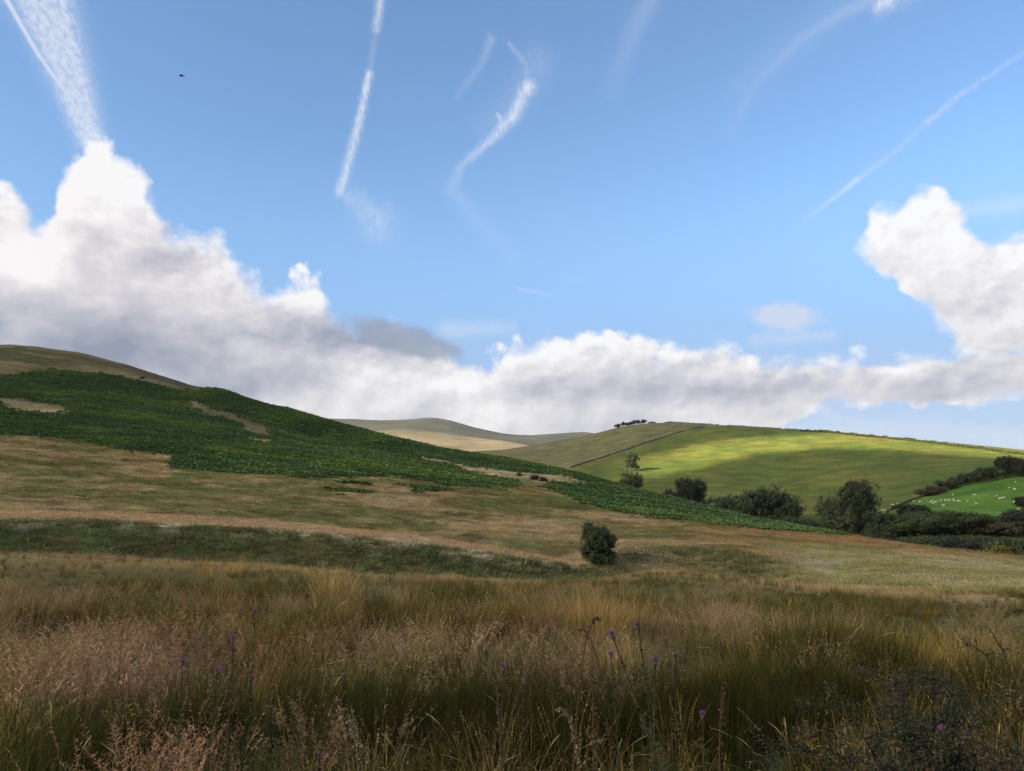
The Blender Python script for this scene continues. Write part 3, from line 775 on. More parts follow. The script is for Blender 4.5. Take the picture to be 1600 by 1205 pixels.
def scatter(name, coll, P, idx, rot, scl, tint, label, cat):
    me = bpy.data.meshes.new(name); P = np.asarray(P, np.float32)
    me.vertices.add(len(P)); me.vertices.foreach_set('co', P.ravel())
    a = me.attributes.new('idx', 'INT', 'POINT'); a.data.foreach_set('value', np.asarray(idx, np.int32))
    for nm, v in (('rot', rot), ('scl', scl)):
        a = me.attributes.new(nm, 'FLOAT_VECTOR', 'POINT'); a.data.foreach_set('vector', np.asarray(v, np.float32).ravel())
    set_col(me, 'tint', tint)
    o = link(bpy.data.objects.new(name, me))
    g = bpy.data.node_groups.new(name + '_scatter', 'GeometryNodeTree')
    g.interface.new_socket(name='Geometry', in_out='INPUT', socket_type='NodeSocketGeometry')
    g.interface.new_socket(name='Geometry', in_out='OUTPUT', socket_type='NodeSocketGeometry')
    gi = g.nodes.new('NodeGroupInput'); go = g.nodes.new('NodeGroupOutput')
    ci = g.nodes.new('GeometryNodeCollectionInfo'); ci.inputs[0].default_value = coll
    ci.inputs['Separate Children'].default_value = True; ci.inputs['Reset Children'].default_value = True
    ip = g.nodes.new('GeometryNodeInstanceOnPoints'); ip.inputs['Pick Instance'].default_value = True
    def na(nm, ty):
        q = g.nodes.new('GeometryNodeInputNamedAttribute'); q.data_type = ty; q.inputs['Name'].default_value = nm
        return next(s for s in q.outputs if s.enabled and s.name == 'Attribute')
    g.links.new(gi.outputs[0], ip.inputs['Points']); g.links.new(ci.outputs[0], ip.inputs['Instance'])
    g.links.new(na('idx', 'INT'), ip.inputs['Instance Index']); g.links.new(na('rot', 'FLOAT_VECTOR'), ip.inputs['Rotation'])
    g.links.new(na('scl', 'FLOAT_VECTOR'), ip.inputs['Scale']); g.links.new(ip.outputs[0], go.inputs[0])
    md = o.modifiers.new('scatter', 'NODES'); md.node_group = g
    tag(o, label, cat, kind='stuff')
    return o
def sector(n_, d0, d1, a=39.5):
    """random places on the ground in a sector, even per square metre"""
    d = np.sqrt(rng.uniform(d0 * d0, d1 * d1, n_)); az = np.radians(rng.uniform(-a, a, n_))
    return d * np.sin(az), d * np.cos(az), d

KINDS = ['bent', 'rush', 'straw', 'low', 'nod']
NV = 4
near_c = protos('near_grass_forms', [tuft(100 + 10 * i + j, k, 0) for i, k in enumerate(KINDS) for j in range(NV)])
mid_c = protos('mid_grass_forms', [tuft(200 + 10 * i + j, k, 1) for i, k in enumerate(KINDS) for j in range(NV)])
def bl(px, py, L):
    s = 0
    for (cx, cy_, rx, ry, k) in L: s = s + .62 * k * np.exp(-((px - cx) / rx) ** 2 - ((py - cy_) / ry) ** 2)
    return s
TUSSOCKS = [(525, 13.5, 16, .22, 1.15, 2, (0.266, 0.228, 0.135)), (548, 14.2, 8, .2, 1.0, 2, (0.252, 0.220, 0.135)), (930, 9.5, 14, .22, 1.05, 2, (0.266, 0.220, 0.126)), (960, 10.2, 12, .25, .9, 2, (0.252, 0.205, 0.126)),
            (80, 7.2, 9, .12, 1.05, 2, (0.266, 0.228, 0.144)), (1440, 8.6, 14, .3, .95, 2, (0.252, 0.228, 0.108)), (1500, 9.6, 16, .4, .9, 2, (0.222, 0.213, 0.099)), (350, 24, 20, .7, 1.0, 2, (0.266, 0.228, 0.135)), (640, 22, 12, .4, .9, 0, (0.252, 0.213, 0.171)),
            (260, 4.3, 16, .14, .85, 0, (0.296, 0.228, 0.162)), (190, 6.6, 26, .35, .9, 0, (0.281, 0.213, 0.180)), (1225, 4.2, 10, .12, .8, 4, (0.163, 0.152, 0.090)), (700, 4.0, 12, .2, .9, 4, (0.118, 0.122, 0.081)), (110, 13, 22, .5, .95, 0, (0.252, 0.205, 0.153)), (870, 12.6, 14, .4, .9, 0, (0.244, 0.198, 0.144))]
def meadow(name, coll, n_, d0, d1, label, big=1.0):
    x, y, d = sector(n_, d0, d1)
    z = gz(x, y)
    px, py = topix(np.stack([x, y, z + .3], 1))
    dk_, _ = knots(np.arctan2(x, y))
    keep = d < dk_[:, 3] + 7
    x, y, d, z, px, py = [v[keep] for v in (x, y, d, z, px, py)]
    u_ = np.where(d > 14, 1.7, 1.0)
    n1, n2, n3, n4 = (fbm(x / 1.1 / u_, y / 1.5 / u_, 301, 4, .6), fbm(x / 1.2 / u_, y / 1.6 / u_, 302, 4, .6), fbm(x / 1.6 / u_, y / 1.9 / u_, 303, 4, .6), fbm(x / 1.4 / u_, y / 1.7 / u_, 304, 4, .6))
    far = smooth01(d, 10, 26)
    w_bent = .20 - .30 * (1 - smooth01(d, 4.2, 6.5)) + n1 * 1.7 + bl(px, py, [(160, 1015, 150, 34, 1.4), (420, 1010, 120, 30, .5), (250, 1175, 55, 40, 1.2), (700, 990, 260, 30, .5), (1300, 965, 200, 22, .6), (60, 925, 80, 18, .6), (600, 905, 300, 14, .8), (300, 872, 300, 14, .9), (1060, 905, 130, 10, .6), (1000, 980, 260, 26, .5)]) + far * .3
    w_rush = .22 + .18 * (1 - smooth01(d, 4.5, 8)) + n2 * 1.8 + bl(px, py, [(720, 1085, 230, 42, 1.3), (1130, 1085, 170, 55, 1.5), (560, 1060, 120, 40, .6), (120, 945, 170, 24, .8), (1545, 1060, 90, 50, 1.0), (1180, 930, 260, 12, .9), (1350, 945, 80, 14, .6), (1480, 935, 200, 10, 1.1), (380, 1110, 120, 50, .4), (1000, 900, 150, 10, .5)])
    w_straw = -.12 + n3 * 1.6 + bl(px, py, [(525, 945, 26, 26, 2.2), (930, 990, 45, 40, 1.8), (1420, 1000, 200, 40, .7), (1520, 1030, 90, 30, .5), (350, 880, 220, 12, .7), (860, 930, 60, 20, .8), (440, 950, 60, 20, .6), (1120, 970, 120, 20, .4)])
    w_low = .22 + n4 * 1.4 + bl(px, py, [(60, 1130, 130, 60, .9), (450, 1150, 160, 60, .5), (800, 1180, 500, 40, .3), (560, 930, 150, 20, .4)]) - far * .2
    w_nod = -.12 + fbm(x / 1.1, y / 1.1, 305, 2) * .9 + bl(px, py, [(700, 1180, 300, 50, .55), (1200, 1190, 200, 40, .8), (300, 1120, 200, 50, .4)]) - far
    Wt = np.stack([w_bent, w_rush, w_straw, w_low, w_nod], 1) + rng.gumbel(0, .36, (len(x), 5))
    k = Wt.argmax(1)
    T = np.array([[.250, .216, .150], [.086, .086, .043], [.25, .222, .128], [.090, .102, .046], [.15, .155, .075]])
    t = T[k]
    rust = (fbm(x / 2.6, y / 2.6, 306, 3) > .18)
    t = np.where((rust & (k == 1))[:, None], t * np.array([1.35, .98, .8]), t)
    t = np.where((rust & (k == 0))[:, None], t * np.array([.92, .84, .86]), t)
    pale = smooth01(fbm(x / 4, y / 4, 307, 3), .1, .5)[:, None]
    t = t * (1 - pale * .25) + np.array([.22, .19, .14]) * pale * .25
    t = t * rng.uniform(.72, 1.25, (len(x), 1)) * rng.uniform(.93, 1.07, (len(x), 3))
    h = np.array([.82, .78, .75, .85, .85])[k] * rng.uniform(.6, 1.15, len(x)) * big
    h *= 1 + .35 * fbm(x / 1.6, y / 1.6, 308, 3)
    h *= 1 - .54 * smooth01(d, 8, 25)
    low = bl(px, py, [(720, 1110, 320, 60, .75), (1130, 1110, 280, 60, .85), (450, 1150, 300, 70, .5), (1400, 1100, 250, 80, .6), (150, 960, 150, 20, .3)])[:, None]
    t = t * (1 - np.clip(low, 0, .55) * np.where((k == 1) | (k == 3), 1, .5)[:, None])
    h *= np.where(d < 4.2, .8, 1)
    dr = knots(np.arctan2(x, y))[0][:, 3]
    rz = smooth01(d, dr - 5, dr - 2.5) * (1 - smooth01(d, dr + 1, dr + 3)) * smooth01(fbm(x / 3.5, y / 3.5, 309, 3), -.45, .1)
    h *= 1 + .65 * rz
    swp = (rz > .35) & (k != 0) & (rng.uniform(0, 1, len(x)) < .75)
    k = np.where(swp, 0, k); t = np.where(swp[:, None], T[0] * rng.uniform(.85, 1.2, (len(x), 1)), t)
    # keep the rim low so that the bank behind it shows as in the photograph
    s = np.stack([h * rng.uniform(.95, 1.3, len(x)), h * rng.uniform(.95, 1.3, len(x)), h], 1)
    rot = np.stack([rng.normal(0, .08, len(x)), rng.normal(0, .08, len(x)), rng.uniform(0, 6.283, len(x))], 1)
    t = t * (1 + .35 * smooth01(d, 22, 30) * (k != 1))[:, None]
    hm = smooth01(fbm(x / (.55 * u_), y / (.7 * u_), 331, 3), -.45, .35)
    h = h * (.50 + .62 * hm); s = s * (.62 + .46 * hm)[:, None]
    t = t * (.80 + .28 * hm)[:, None]
    # a few tall straw coloured tussocks that stand out of the sward
    for (cpx, dist, cn, rad_, hh, kk, tt) in TUSSOCKS:
        if not (d0 <= dist < d1): continue
        ax_ = float(ray(cpx, 740)[0]); ex = dist * math.sin(ax_) + rng.normal(0, rad_, cn); ey = dist * math.cos(ax_) + rng.normal(0, rad_, cn)
        x = np.concatenate([x, ex]); y = np.concatenate([y, ey]); z = np.concatenate([z, gz(ex, ey)])
        k = np.concatenate([k, np.full(cn, kk)]); hs = hh * rng.uniform(.8, 1.15, cn)
        s = np.concatenate([s, np.stack([hs * .9, hs * .9, hs], 1)]); t = np.concatenate([t, np.array([tt]) * rng.uniform(.8, 1.25, (cn, 1))])
        rot = np.concatenate([rot, np.stack([rng.normal(0, .08, cn), rng.normal(0, .08, cn), rng.uniform(0, 6.283, cn)], 1)])
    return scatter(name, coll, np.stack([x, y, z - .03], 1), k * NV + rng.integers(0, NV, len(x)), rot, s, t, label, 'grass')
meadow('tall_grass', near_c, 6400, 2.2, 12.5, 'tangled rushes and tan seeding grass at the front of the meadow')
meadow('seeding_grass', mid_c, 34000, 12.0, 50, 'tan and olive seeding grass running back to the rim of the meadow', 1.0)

# moor grass beyond the rim
def clump(seed, n_=16, w=.03, hh=.42):
    r = np.random.default_rng(seed); S = Strips()
    for _ in range(n_):
        a = r.uniform(0, 6.283); q = .34 * math.sqrt(r.uniform()); p = (q * math.cos(a), q * math.sin(a), -.08)
        P = arc(p, a + r.normal(0, .7), abs(r.normal(0, .45)), hh * r.uniform(.6, 1.2), r.uniform(.2, 1.3), 4)
        sa = r.uniform(0, 6.283); f = np.linspace(0, 1, 4)[:, None]
        S.ribbon(P, w * np.array((1, 1, .7, .15)) * r.uniform(.6, 1.4), (math.cos(sa), math.sin(sa), 0), (np.array((.75, .72, .62)) * (1 - f) + np.array((1.22, 1.18, 1.1)) * f) * r.uniform(.8, 1.2))
    return S.mesh('moor_tuft', M_blade)
moor_c = protos('moor_grass_forms', [clump(400 + j) for j in range(5)])
x, y, d = sector(120000, 40, 235)
xb, yb, db = sector(24000, 55, 104)
db_ = knots(np.arctan2(xb, yb))[0]; kb = (db > db_[:, 4] + 2) & (db < db_[:, 6] + 1.5)
x, y, d = np.concatenate([x, xb[kb]]), np.concatenate([y, yb[kb]]), np.concatenate([d, db[kb]])
z = gz(x, y); px, py = topix(np.stack([x, y, z], 1))
dk_, zk_ = knots(np.arctan2(x, y))
m = (bracken_mask(x, y, px, py, d) < .5) & (d > dk_[:, 3] + 3) & (d < dk_[:, 13] + 8) & ~((py < 672) & (px < 400))
x, y, d, z = x[m], y[m], d[m], z[m]
tn = ground_colour(x, y, z) * rng.uniform(.62, 1.45, (len(x), 1)) * 1.12
h = rng.uniform(.55, 1.25, len(x)) * (1 + .5 * fbm(x / 5, y / 5, 311, 3)) * np.interp(d, [40, 120, 235], [.75, .85, 1.15])
bkw = rng.uniform(0, 1, len(x))
bk = (d > dk_[m][:, 4]) & (d < dk_[m][:, 6] + 1)
h = h * np.where(bk, 1.12, 1) * (1 + .5 * bk * fbm(x / 1.6, y / 1.6, 312, 2))
pxm = topix(np.stack([x, y, z], 1))[0]; inb = bk & (pxm < 1230)
tn = np.where(inb[:, None], tn * 1.25, tn)
tn = np.where((inb & (bkw < .30))[:, None], np.array([[.22, .225, .14]]) * rng.uniform(.7, 1.2, (len(x), 1)), tn)
tn = np.where((inb & (bkw > .66))[:, None], np.array([[.065, .100, .030]]) * rng.uniform(.7, 1.3, (len(x), 1)), tn)
scatter('moor_grass', moor_c, np.stack([x, y, z], 1), rng.integers(0, 5, len(x)), np.stack([0 * x, 0 * x, rng.uniform(0, 6.28, len(x))], 1),
        np.stack([h * 1.3, h * 1.3, h], 1), tn, 'tan and rust coloured moor grass on banks and slopes beyond the meadow', 'grass')

# bracken
def fern_mound(seed):
    r = np.random.default_rng(seed); S = Strips()
    for j in range(13):
        a = r.uniform(0, 6.283); L = r.uniform(.7, 1.15)
        P = arc((.1 * math.cos(a), .1 * math.sin(a), 0), a, r.uniform(.1, .6), L, r.uniform(.9, 1.7), 5)
        side = np.array((math.cos(a + 1.57), math.sin(a + 1.57), r.normal(0, .25)))
        S.ribbon(P, np.array((.05, .30, .42, .30, .04)) * r.uniform(.7, 1.1), side, np.array((1, 1, 1)) * r.uniform(.7, 1.3))
    return S.mesh('bracken_mound', M_frond)
br_c = protos('bracken_forms', [fern_mound(500 + j) for j in range(5)])
x, y, d = sector(860000, 150, 640, 38)
z = gz(x, y); px, py = topix(np.stack([x, y, z], 1))
keep = (px > -40) & (px < 1400)
x, y, d, z, px, py = [v[keep] for v in (x, y, d, z, px, py)]
dk_, zk_ = knots(np.arctan2(x, y))
m = (bracken_mask(x, y, px + rng.normal(0, 1, len(x)) * np.where(rng.uniform(0, 1, len(x)) < .3, 6, 2.5), py + rng.normal(0, 1, len(x)) * np.where(rng.uniform(0, 1, len(x)) < .3, 2.3, .9), d) > .5) & (d < dk_[:, 13] + 6) & (rng.uniform(0, 1, len(x)) < np.where(d < 330, 1, .55))
m &= fbm(x / 2.5, y / 2.5, 322, 3) + .25 * fbm(x / 9, y / 9, 323, 3) > -.42
x, y, d, z = x[m], y[m], d[m], z[m]
yl = smooth01(fbm(x / 16, y / 16, 321, 4), -.2, .5)[:, None]
tn = (np.array([[.085, .150, .060]]) * (1 - yl) + np.array([[.135, .212, .058]]) * yl) * rng.uniform(.72, 1.32, (len(x), 1)) * (1 + .32 * fbm(x / 30, y / 7, 326, 4))[:, None]
h = rng.uniform(.5, .95, len(x)) * np.where(d < 330, 1, 1.25) * (1 + .35 * fbm(x / 4, y / 4, 324, 3))
scatter('bracken', br_c, np.stack([x, y, z - .1], 1), rng.integers(0, 5, len(x)), np.stack([0 * x, 0 * x, rng.uniform(0, 6.28, len(x))], 1),
        np.stack([h * 1.15, h * 1.15, h], 1), tn, 'deep green bracken covering the long hillside on the left', 'bracken')
print('BRACKEN', len(x))

# ------------------------------------------------------------------ trees and bushes
def mat_plain(name, col, rough=.9, spec=.1):
    m = bpy.data.materials.new(name); m.use_nodes = True
    t = m.node_tree; n = NT(t); b = t.nodes['Principled BSDF']
    geo = n.node('ShaderNodeTexCoord'); v = n.noise(E(n, geo.outputs['Object']), 9.0, 5, .65)
    n.put(b.inputs['Base Color'], n.mix(v, tuple(c * .6 for c in col), tuple(min(1, c * 1.4) for c in col)))
    b.inputs['Roughness'].default_value = rough; b.inputs['Specular IOR Level'].default_value = spec
    return m
M_bark = mat_plain('bark', (.075, .060, .045))
LEAFM = {}
def leafm(kind):
    if kind not in LEAFM:
        base = {'dark': (.043, .060, .024), 'mid': (.058, .080, .030), 'pale': (.085, .105, .050), 'brown': (.070, .062, .034), 'black': (.027, .034, .019), 'gold': (.16, .15, .03),
                'lone': (.045, .072, .030), 'bramble': (.036, .038, .022), 'hedge': (.075, .082, .027)}[kind]
        LEAFM[kind] = mat_leaf(kind + '_foliage', base, transl=.22, inst=False, rough=.6, spec=.3)
    return LEAFM[kind]
def tubes(chains, sides=6):
    """tapered tubes: list of (points, radii) -> V, Q"""
    V, Q, n0 = [], [], 0
    for P, rad in chains:
        P = np.asarray(P, float); k = len(P); rad = np.broadcast_to(rad, (k,))
        T = np.gradient(P, axis=0); T /= np.linalg.norm(T, axis=1)[:, None] + 1e-9
        ref = np.array((.31, .17, .93)) if abs(T[0, 2]) < .8 else np.array((.93, .2, .1))
        A = np.cross(T, ref); A /= np.linalg.norm(A, axis=1)[:, None] + 1e-9; B = np.cross(T, A)
        th = np.arange(sides) * 2 * math.pi / sides
        ring = P[:, None] + rad[:, None, None] * (np.cos(th)[None, :, None] * A[:, None] + np.sin(th)[None, :, None] * B[:, None])
        V.append(ring.reshape(-1, 3))
        i = n0 + (np.arange(k - 1)[:, None] * sides + np.arange(sides)[None]); j = n0 + (np.arange(k - 1)[:, None] * sides + (np.arange(sides)[None] + 1) % sides)
        Q.append(np.stack([i, j, j + sides, i + sides], -1).reshape(-1, 4)); n0 += k * sides
    return np.concatenate(V), np.concatenate(Q)
def leaves(C, size, seed, out=None, flat=.0, col=None):
    """folded leaf sprays at points C"""
    r = np.random.default_rng(seed); n_ = len(C)
    N = r.normal(0, 1, (n_, 3))
    if out is not None: N = N * .75 + out * 1.1
    N[:, 2] += flat; N /= np.linalg.norm(N, axis=1)[:, None]
    A = np.cross(N, r.normal(0, 1, (n_, 3))); A /= np.linalg.norm(A, axis=1)[:, None] + 1e-9; B = np.cross(N, A)
    s = (size * r.uniform(.6, 1.35, n_))[:, None]
    V = np.stack([C - A * s, C - B * s * .55 + N * s * .12, C + A * s, C + B * s * .55 - N * s * .1], 1).reshape(-1, 3)
    Q = np.arange(4 * n_).reshape(-1, 4)
    v = r.uniform(.7, 1.35, n_)[:, None] * (np.ones((1, 3)) if col is None else col)
    return V, Q, np.repeat(v, 4, 0)
def make_tree(name, loc, h, w, kind, label, cat='tree', group=None, seed=1, lobes=7, trunk=.18, leaf=None, dens=1.0, lean=0.0, shape='round', base=0.12, depth=None):
    r = np.random.default_rng(seed)
    root = link(bpy.data.objects.new(name, None)); root.location = loc; root.empty_display_size = .5
    tag(root, label, cat, group)
    depth = depth or w
    L = []
    for i in range(lobes):
        f = (i + .5) / lobes
        if shape == 'round': zc = base + (1 - base) * (.30 + .52 * r.uniform()); rad = .40 * math.sqrt(max(.05, 1 - ((zc - .52) / .55) ** 2))
        elif shape == 'tall': zc = base + (1 - base) * (.12 + .78 * f); rad = .34 * (1 - .55 * abs(f - .4))
        elif shape == 'tiers': zc = base + (1 - base) * (.15 + .75 * f); rad = .38 * (1 - .5 * f)
        else: zc = base + (1 - base) * (.25 + .35 * r.uniform()); rad = .46
        a = 2.4 * i + r.uniform(-.4, .4)
        off = rad * r.uniform(.45, 1.0) * (.55 if shape in ('tall', 'tiers') else 1)
        q = r.uniform(.24, .36) * (1.15 if shape == 'low' else 1)
        L.append((math.cos(a) * off * w + lean * zc * h, math.sin(a) * off * depth, zc * h, q * w, q * depth, q * (h if shape != 'tiers' else h * .45) * r.uniform(.62, .9)))
    if shape == 'round': L.append((lean * .6 * h, 0, h * .58, .36 * w, .36 * depth, .36 * h))
    # trunk and limbs
    ch = []
    tp = np.array([(lean * h * .15 * math.sin(1.5 * t), .04 * h * math.sin(2 * t), t * h * .62 - .25 * (t == 0)) for t in np.linspace(0, 1, 6)])
    tp[:, 0] += lean * tp[:, 2]
    ch.append((tp, trunk * np.array((1.25, 1, .85, .65, .45, .25))))
    for (x_, y_, z_, a_, b_, c_) in L:
        s_ = tp[min(4, 1 + int(z_ / h * 4))]
        e_ = np.array((x_, y_, z_ + c_ * .4)); m_ = (s_ + e_) / 2 + np.array((0, 0, .06 * h))
        ch.append((np.array([s_, (s_ + m_) / 2, m_, e_]), trunk * np.array((.45, .34, .22, .06))))
    V, Q = tubes(ch)
    o = link(bpy.data.objects.new('trunk', mesh_np('trunk', V, Q, True, M_bark)), root)
    # crown: leaf sprays gathered in clumps on every lobe
    leaf = leaf or max(.10, h * .022)
    C, O = [], []
    for (x_, y_, z_, a_, b_, c_) in L:
        area = 4 * math.pi * ((a_ * b_ + a_ * c_ + b_ * c_) / 3)
        k = int(min(3600, area / (leaf * leaf) * 1.25 * dens))
        nc = max(6, int(k / 24))
        u = r.normal(0, 1, (nc, 3)); u /= np.linalg.norm(u, axis=1)[:, None]
        rr = r.uniform(.62, 1.08, nc)[:, None]
        cc = np.array((x_, y_, z_)) + u * rr * np.array((a_, b_, c_))
        who = r.integers(0, nc, k)
        p = cc[who] + r.normal(0, leaf * 1.5, (k, 3))
        C.append(p); O.append(u[who])
    C = np.concatenate(C); O = np.concatenate(O)
    g = (fbm(C[:, 0] / (w * .16) + seed, C[:, 2] / (h * .13) + C[:, 1] / (w * .2), seed, 2) > -.20) & (C[:, 2] > h * base * .5)
    C, O = C[g], O[g]
    V, Q, col = leaves(C, leaf, seed + 5, O)
    clump = .85 + .55 * fbm(C[:, 0] / (w * .12), C[:, 2] / (w * .12) + C[:, 1] / (w * .15), seed + 9, 2)
    me = mesh_np('crown', V, Q, False, leafm(kind)); set_col(me, 'paint', col * np.repeat(clump, 4)[:, None])
    link(bpy.data.objects.new('crown', me), root)
    return root
def tree_px(name, px, ybase, ytop, wpx, dmin, dmax, kind, label, d=None, **kw):
    """a tree that stands where the photograph shows it; height from its distance"""
    if d is None: x, y, z = at(px, ybase, dmin, dmax)
    else: x, y, z = at_d(px, d)
    dd = math.hypot(x, y)
    zt = CAM_Z + float(ray(px, ytop)[1]) * dd
    h = max(1.0, zt - z); w = wpx / F * dd
    return make_tree(name, (x, y, z - .05), h, w, kind, label, trunk=kw.pop('trunk', max(.05, h * .028)), **kw)

tree_px('small_tree', 934, 888, 822, 62, 70, 110, 'lone', 'lone dense oval tree in the gully between the grassy banks', d=84, seed=11, lobes=13, shape='tall', base=.02, leaf=.085, dens=1.3)
tree_px('hill_tree', 987, 737, 706, 27, 400, 700, 'mid', 'tall tiered tree on the sunlit flank, the upper of two above the bracken', seed=12, lobes=9, shape='tiers', base=.06, leaf=.34, dens=.9)
tree_px('hill_tree', 985, 752, 734, 28, 330, 560, 'mid', 'low broad tree half hidden by the bracken ridge, below the tiered tree', d=430, seed=13, lobes=7, shape='low', base=.05, leaf=.3)
G = 'trees along the valley bottom'
tree_px('valley_tree', 1077, 790, 749, 38, 300, 420, 'black', 'dark rounded tree standing apart beside the bracken ridge', d=370, group=G, seed=14, lobes=9, shape='round', base=.03, leaf=.3, dens=1.1)
tree_px('bush', 1041, 775, 758, 26, 300, 420, 'black', 'dark bush peeping over the bracken ridge left of the rounded dark tree', cat='bush', d=372, group=G, seed=15, lobes=5, shape='low', base=.02, leaf=.28)
tree_px('valley_tree', 1140, 812, 766, 62, 0, 0, 'dark', 'dark spreading tree left of the biggest round valley tree', d=330, group=G, seed=16, lobes=9, shape='low', base=.0, leaf=.28)
tree_px('valley_tree', 1172, 815, 762, 50, 0, 0, 'mid', 'mid green tree squeezed in front of the biggest round valley tree', d=318, group=G, seed=17, lobes=8, shape='round', base=.0, leaf=.26)
tree_px('valley_tree', 1205, 818, 753, 76, 0, 0, 'dark', 'biggest round tree of the valley with a broad domed crown', d=325, group=G, seed=18, lobes=12, shape='round', base=.02, leaf=.26, dens=1.15)
tree_px('bush', 1222, 832, 798, 46, 0, 0, 'mid', 'low bush at the right foot of the biggest round tree', cat='bush', d=290, group=G, seed=19, lobes=6, shape='low', base=.0, leaf=.22)
tree_px('bush', 1258, 838, 804, 60, 0, 0, 'black', 'dark low bush in the gap between the two big valley trees', cat='bush', d=280, group=G, seed=20, lobes=6, shape='low', base=.0, leaf=.22)
tree_px('valley_tree', 1302, 850, 780, 52, 0, 0, 'pale', 'paler grey green tree left of the tall twin crowned tree', d=268, group=G, seed=21, lobes=9, shape='round', base=.02, leaf=.20)
tree_px('valley_tree', 1338, 852, 757, 68, 0, 0, 'dark', 'tall tree with an open ragged crown rising above its neighbours', d=276, group=G, seed=23, lobes=14, shape='tall', base=.06, leaf=.21, dens=.9)
for k, (px, yb, yt, w, d_, kd, lab) in enumerate([
    (1372, 858, 806, 46, 262, 'dark', 'dark thicket tree just right of the tall ragged tree'),
    (1402, 862, 800, 52, 268, 'dark', 'rounded thicket tree under the left tip of the sheep field'),
    (1425, 866, 795, 40, 285, 'black', 'spiky dark thicket tree reaching highest into the sheep field'),
    (1440, 868, 806, 58, 258, 'mid', 'broad mid green thicket tree below the middle of the sheep flock'),
    (1478, 872, 800, 60, 262, 'mid', 'largest grey green mound of the thicket under the sheep field'),
    (1512, 874, 803, 56, 255, 'dark', 'round topped thicket tree right of the largest mound'),
    (1540, 876, 812, 50, 262, 'dark', 'dark thicket tree in the dip below the empty part of the field'),
    (1568, 878, 815, 46, 255, 'brown', 'brownish thicket tree near the right edge of the photo'),
    (1592, 868, 800, 52, 262, 'black', 'near black tree closing the right end of the thicket'),
    (1600, 830, 782, 26, 292, 'black', 'dark tree leaning into the field at the right frame edge'),
    (1392, 874, 828, 44, 222, 'dark', 'low front bush of the thicket at its left end'),
    (1450, 878, 834, 60, 215, 'mid', 'low front bush spreading before the largest thicket mound'),
    (1505, 882, 832, 56, 208, 'dark', 'low front bush before the round topped thicket tree'),
    (1548, 886, 846, 26, 190, 'gold', 'small yellow leaved bush at the foot of the thicket'),
    (1578, 888, 840, 52, 195, 'mid', 'rounded green bush right of the small yellow leaved bush'),
    (1420, 880, 838, 50, 205, 'dark', 'low front bush second from the left of the thicket'),
    (1478, 884, 838, 50, 200, 'black', 'dark low front bush in the middle of the thicket'),
    (1530, 886, 834, 50, 205, 'dark', 'low front bush left of the small yellow leaved bush'),
    (1608, 890, 836, 50, 196, 'dark', 'dark low bush cut by the right frame edge'),
    (1340, 870, 826, 44, 225, 'dark', 'low front bush under the tall ragged tree')]):
    c = 'bush' if 'bush' in lab else 'tree'
    tree_px('bush' if c == 'bush' else 'thicket_tree', px, yb, yt - (0 if c == 'bush' else 5), w * 1.08, 0, 0, kd, lab, cat=c, d=d_, group='thicket below the sheep field', seed=30 + k, lobes=9, shape='low' if k % 3 == 1 or c == 'bush' else 'round', base=.0, leaf=.21, dens=1.05)
# trees of the hedge above the sheep field
for k, (px, yb, yt, w, kd, lab) in enumerate([
    (1448, 776, 761, 24, 'brown', 'lowest thorn bush at the left end of the slanting field hedge'),
    (1463, 773, 757, 20, 'brown', 'thorn bush second from the left end of the slanting field hedge'),
    (1480, 767, 748, 22, 'dark', 'dark thorn bush between the brown ones of the slanting hedge'),
    (1497, 760, 744, 22, 'brown', 'brownish thorn bush in the middle of the slanting hedge'),
    (1512, 757, 738, 26, 'dark', 'thorn tree right of the middle of the slanting hedge'),
    (1530, 753, 733, 28, 'brown', 'bushy thorn tree left of the bare grey thorn'),
    (1548, 750, 727, 26, 'dark', 'broad thorn tree next to the big black round tree'),
    (1562, 748, 728, 20, 'pale', 'pale half bare thorn beside the big black round tree'),
    (1580, 745, 711, 34, 'black', 'big black round tree at the top of the slanting hedge'),
    (1603, 745, 716, 26, 'black', 'black tree cut by the frame right of the big round one')]):
    tree_px('hedge_tree', px, yb - 1, yt, w * .85, 330, 470, kd, lab, group='trees of the slanting field hedge', seed=60 + k, lobes=7, shape='low' if k < 8 else 'round', base=.02, leaf=.26, dens=1.1)
# wind bent trees on the skyline
for k, (px, yb, yt, w, ln, lab) in enumerate([
    (966, 668, 662.5, 7, .3, 'leftmost small tree of the skyline clump'),
    (974, 667.5, 660.5, 6, -.1, 'thin crowned tree right of the leftmost skyline tree'),
    (981, 667, 661.5, 9, .5, 'low wind bent tree spreading right in the skyline clump'),
    (988, 665.5, 659, 5, .1, 'narrow tree in the middle of the skyline clump'),
    (993, 665.5, 657, 7, .2, 'tallest tree of the skyline clump with a domed crown'),
    (999, 664.5, 656.8, 7, .1, 'second tallest skyline tree right of the tallest'),
    (1006, 663.8, 656, 7, .4, 'rightmost leaning tree of the skyline clump'),
    (1021, 662.5, 659.5, 8, 0, 'low bush on the skyline right of the tree clump'),
    (1047, 661, 658.5, 5, 0, 'tiny bush on the top of the rounded hill')]):
    tree_px('skyline_tree' if k < 7 else 'bush', px, yb, yt, w * 1.3, 0, 0, 'black', lab, cat='tree' if k < 7 else 'bush', d=958 if k < 7 else 945, group='trees on the hill skyline' if k < 7 else None, seed=80 + k, lobes=4, shape='round' if k < 7 else 'low',
            base=.22 if k < 7 else 0, leaf=.42, dens=.8, lean=ln * .4, trunk=.35)
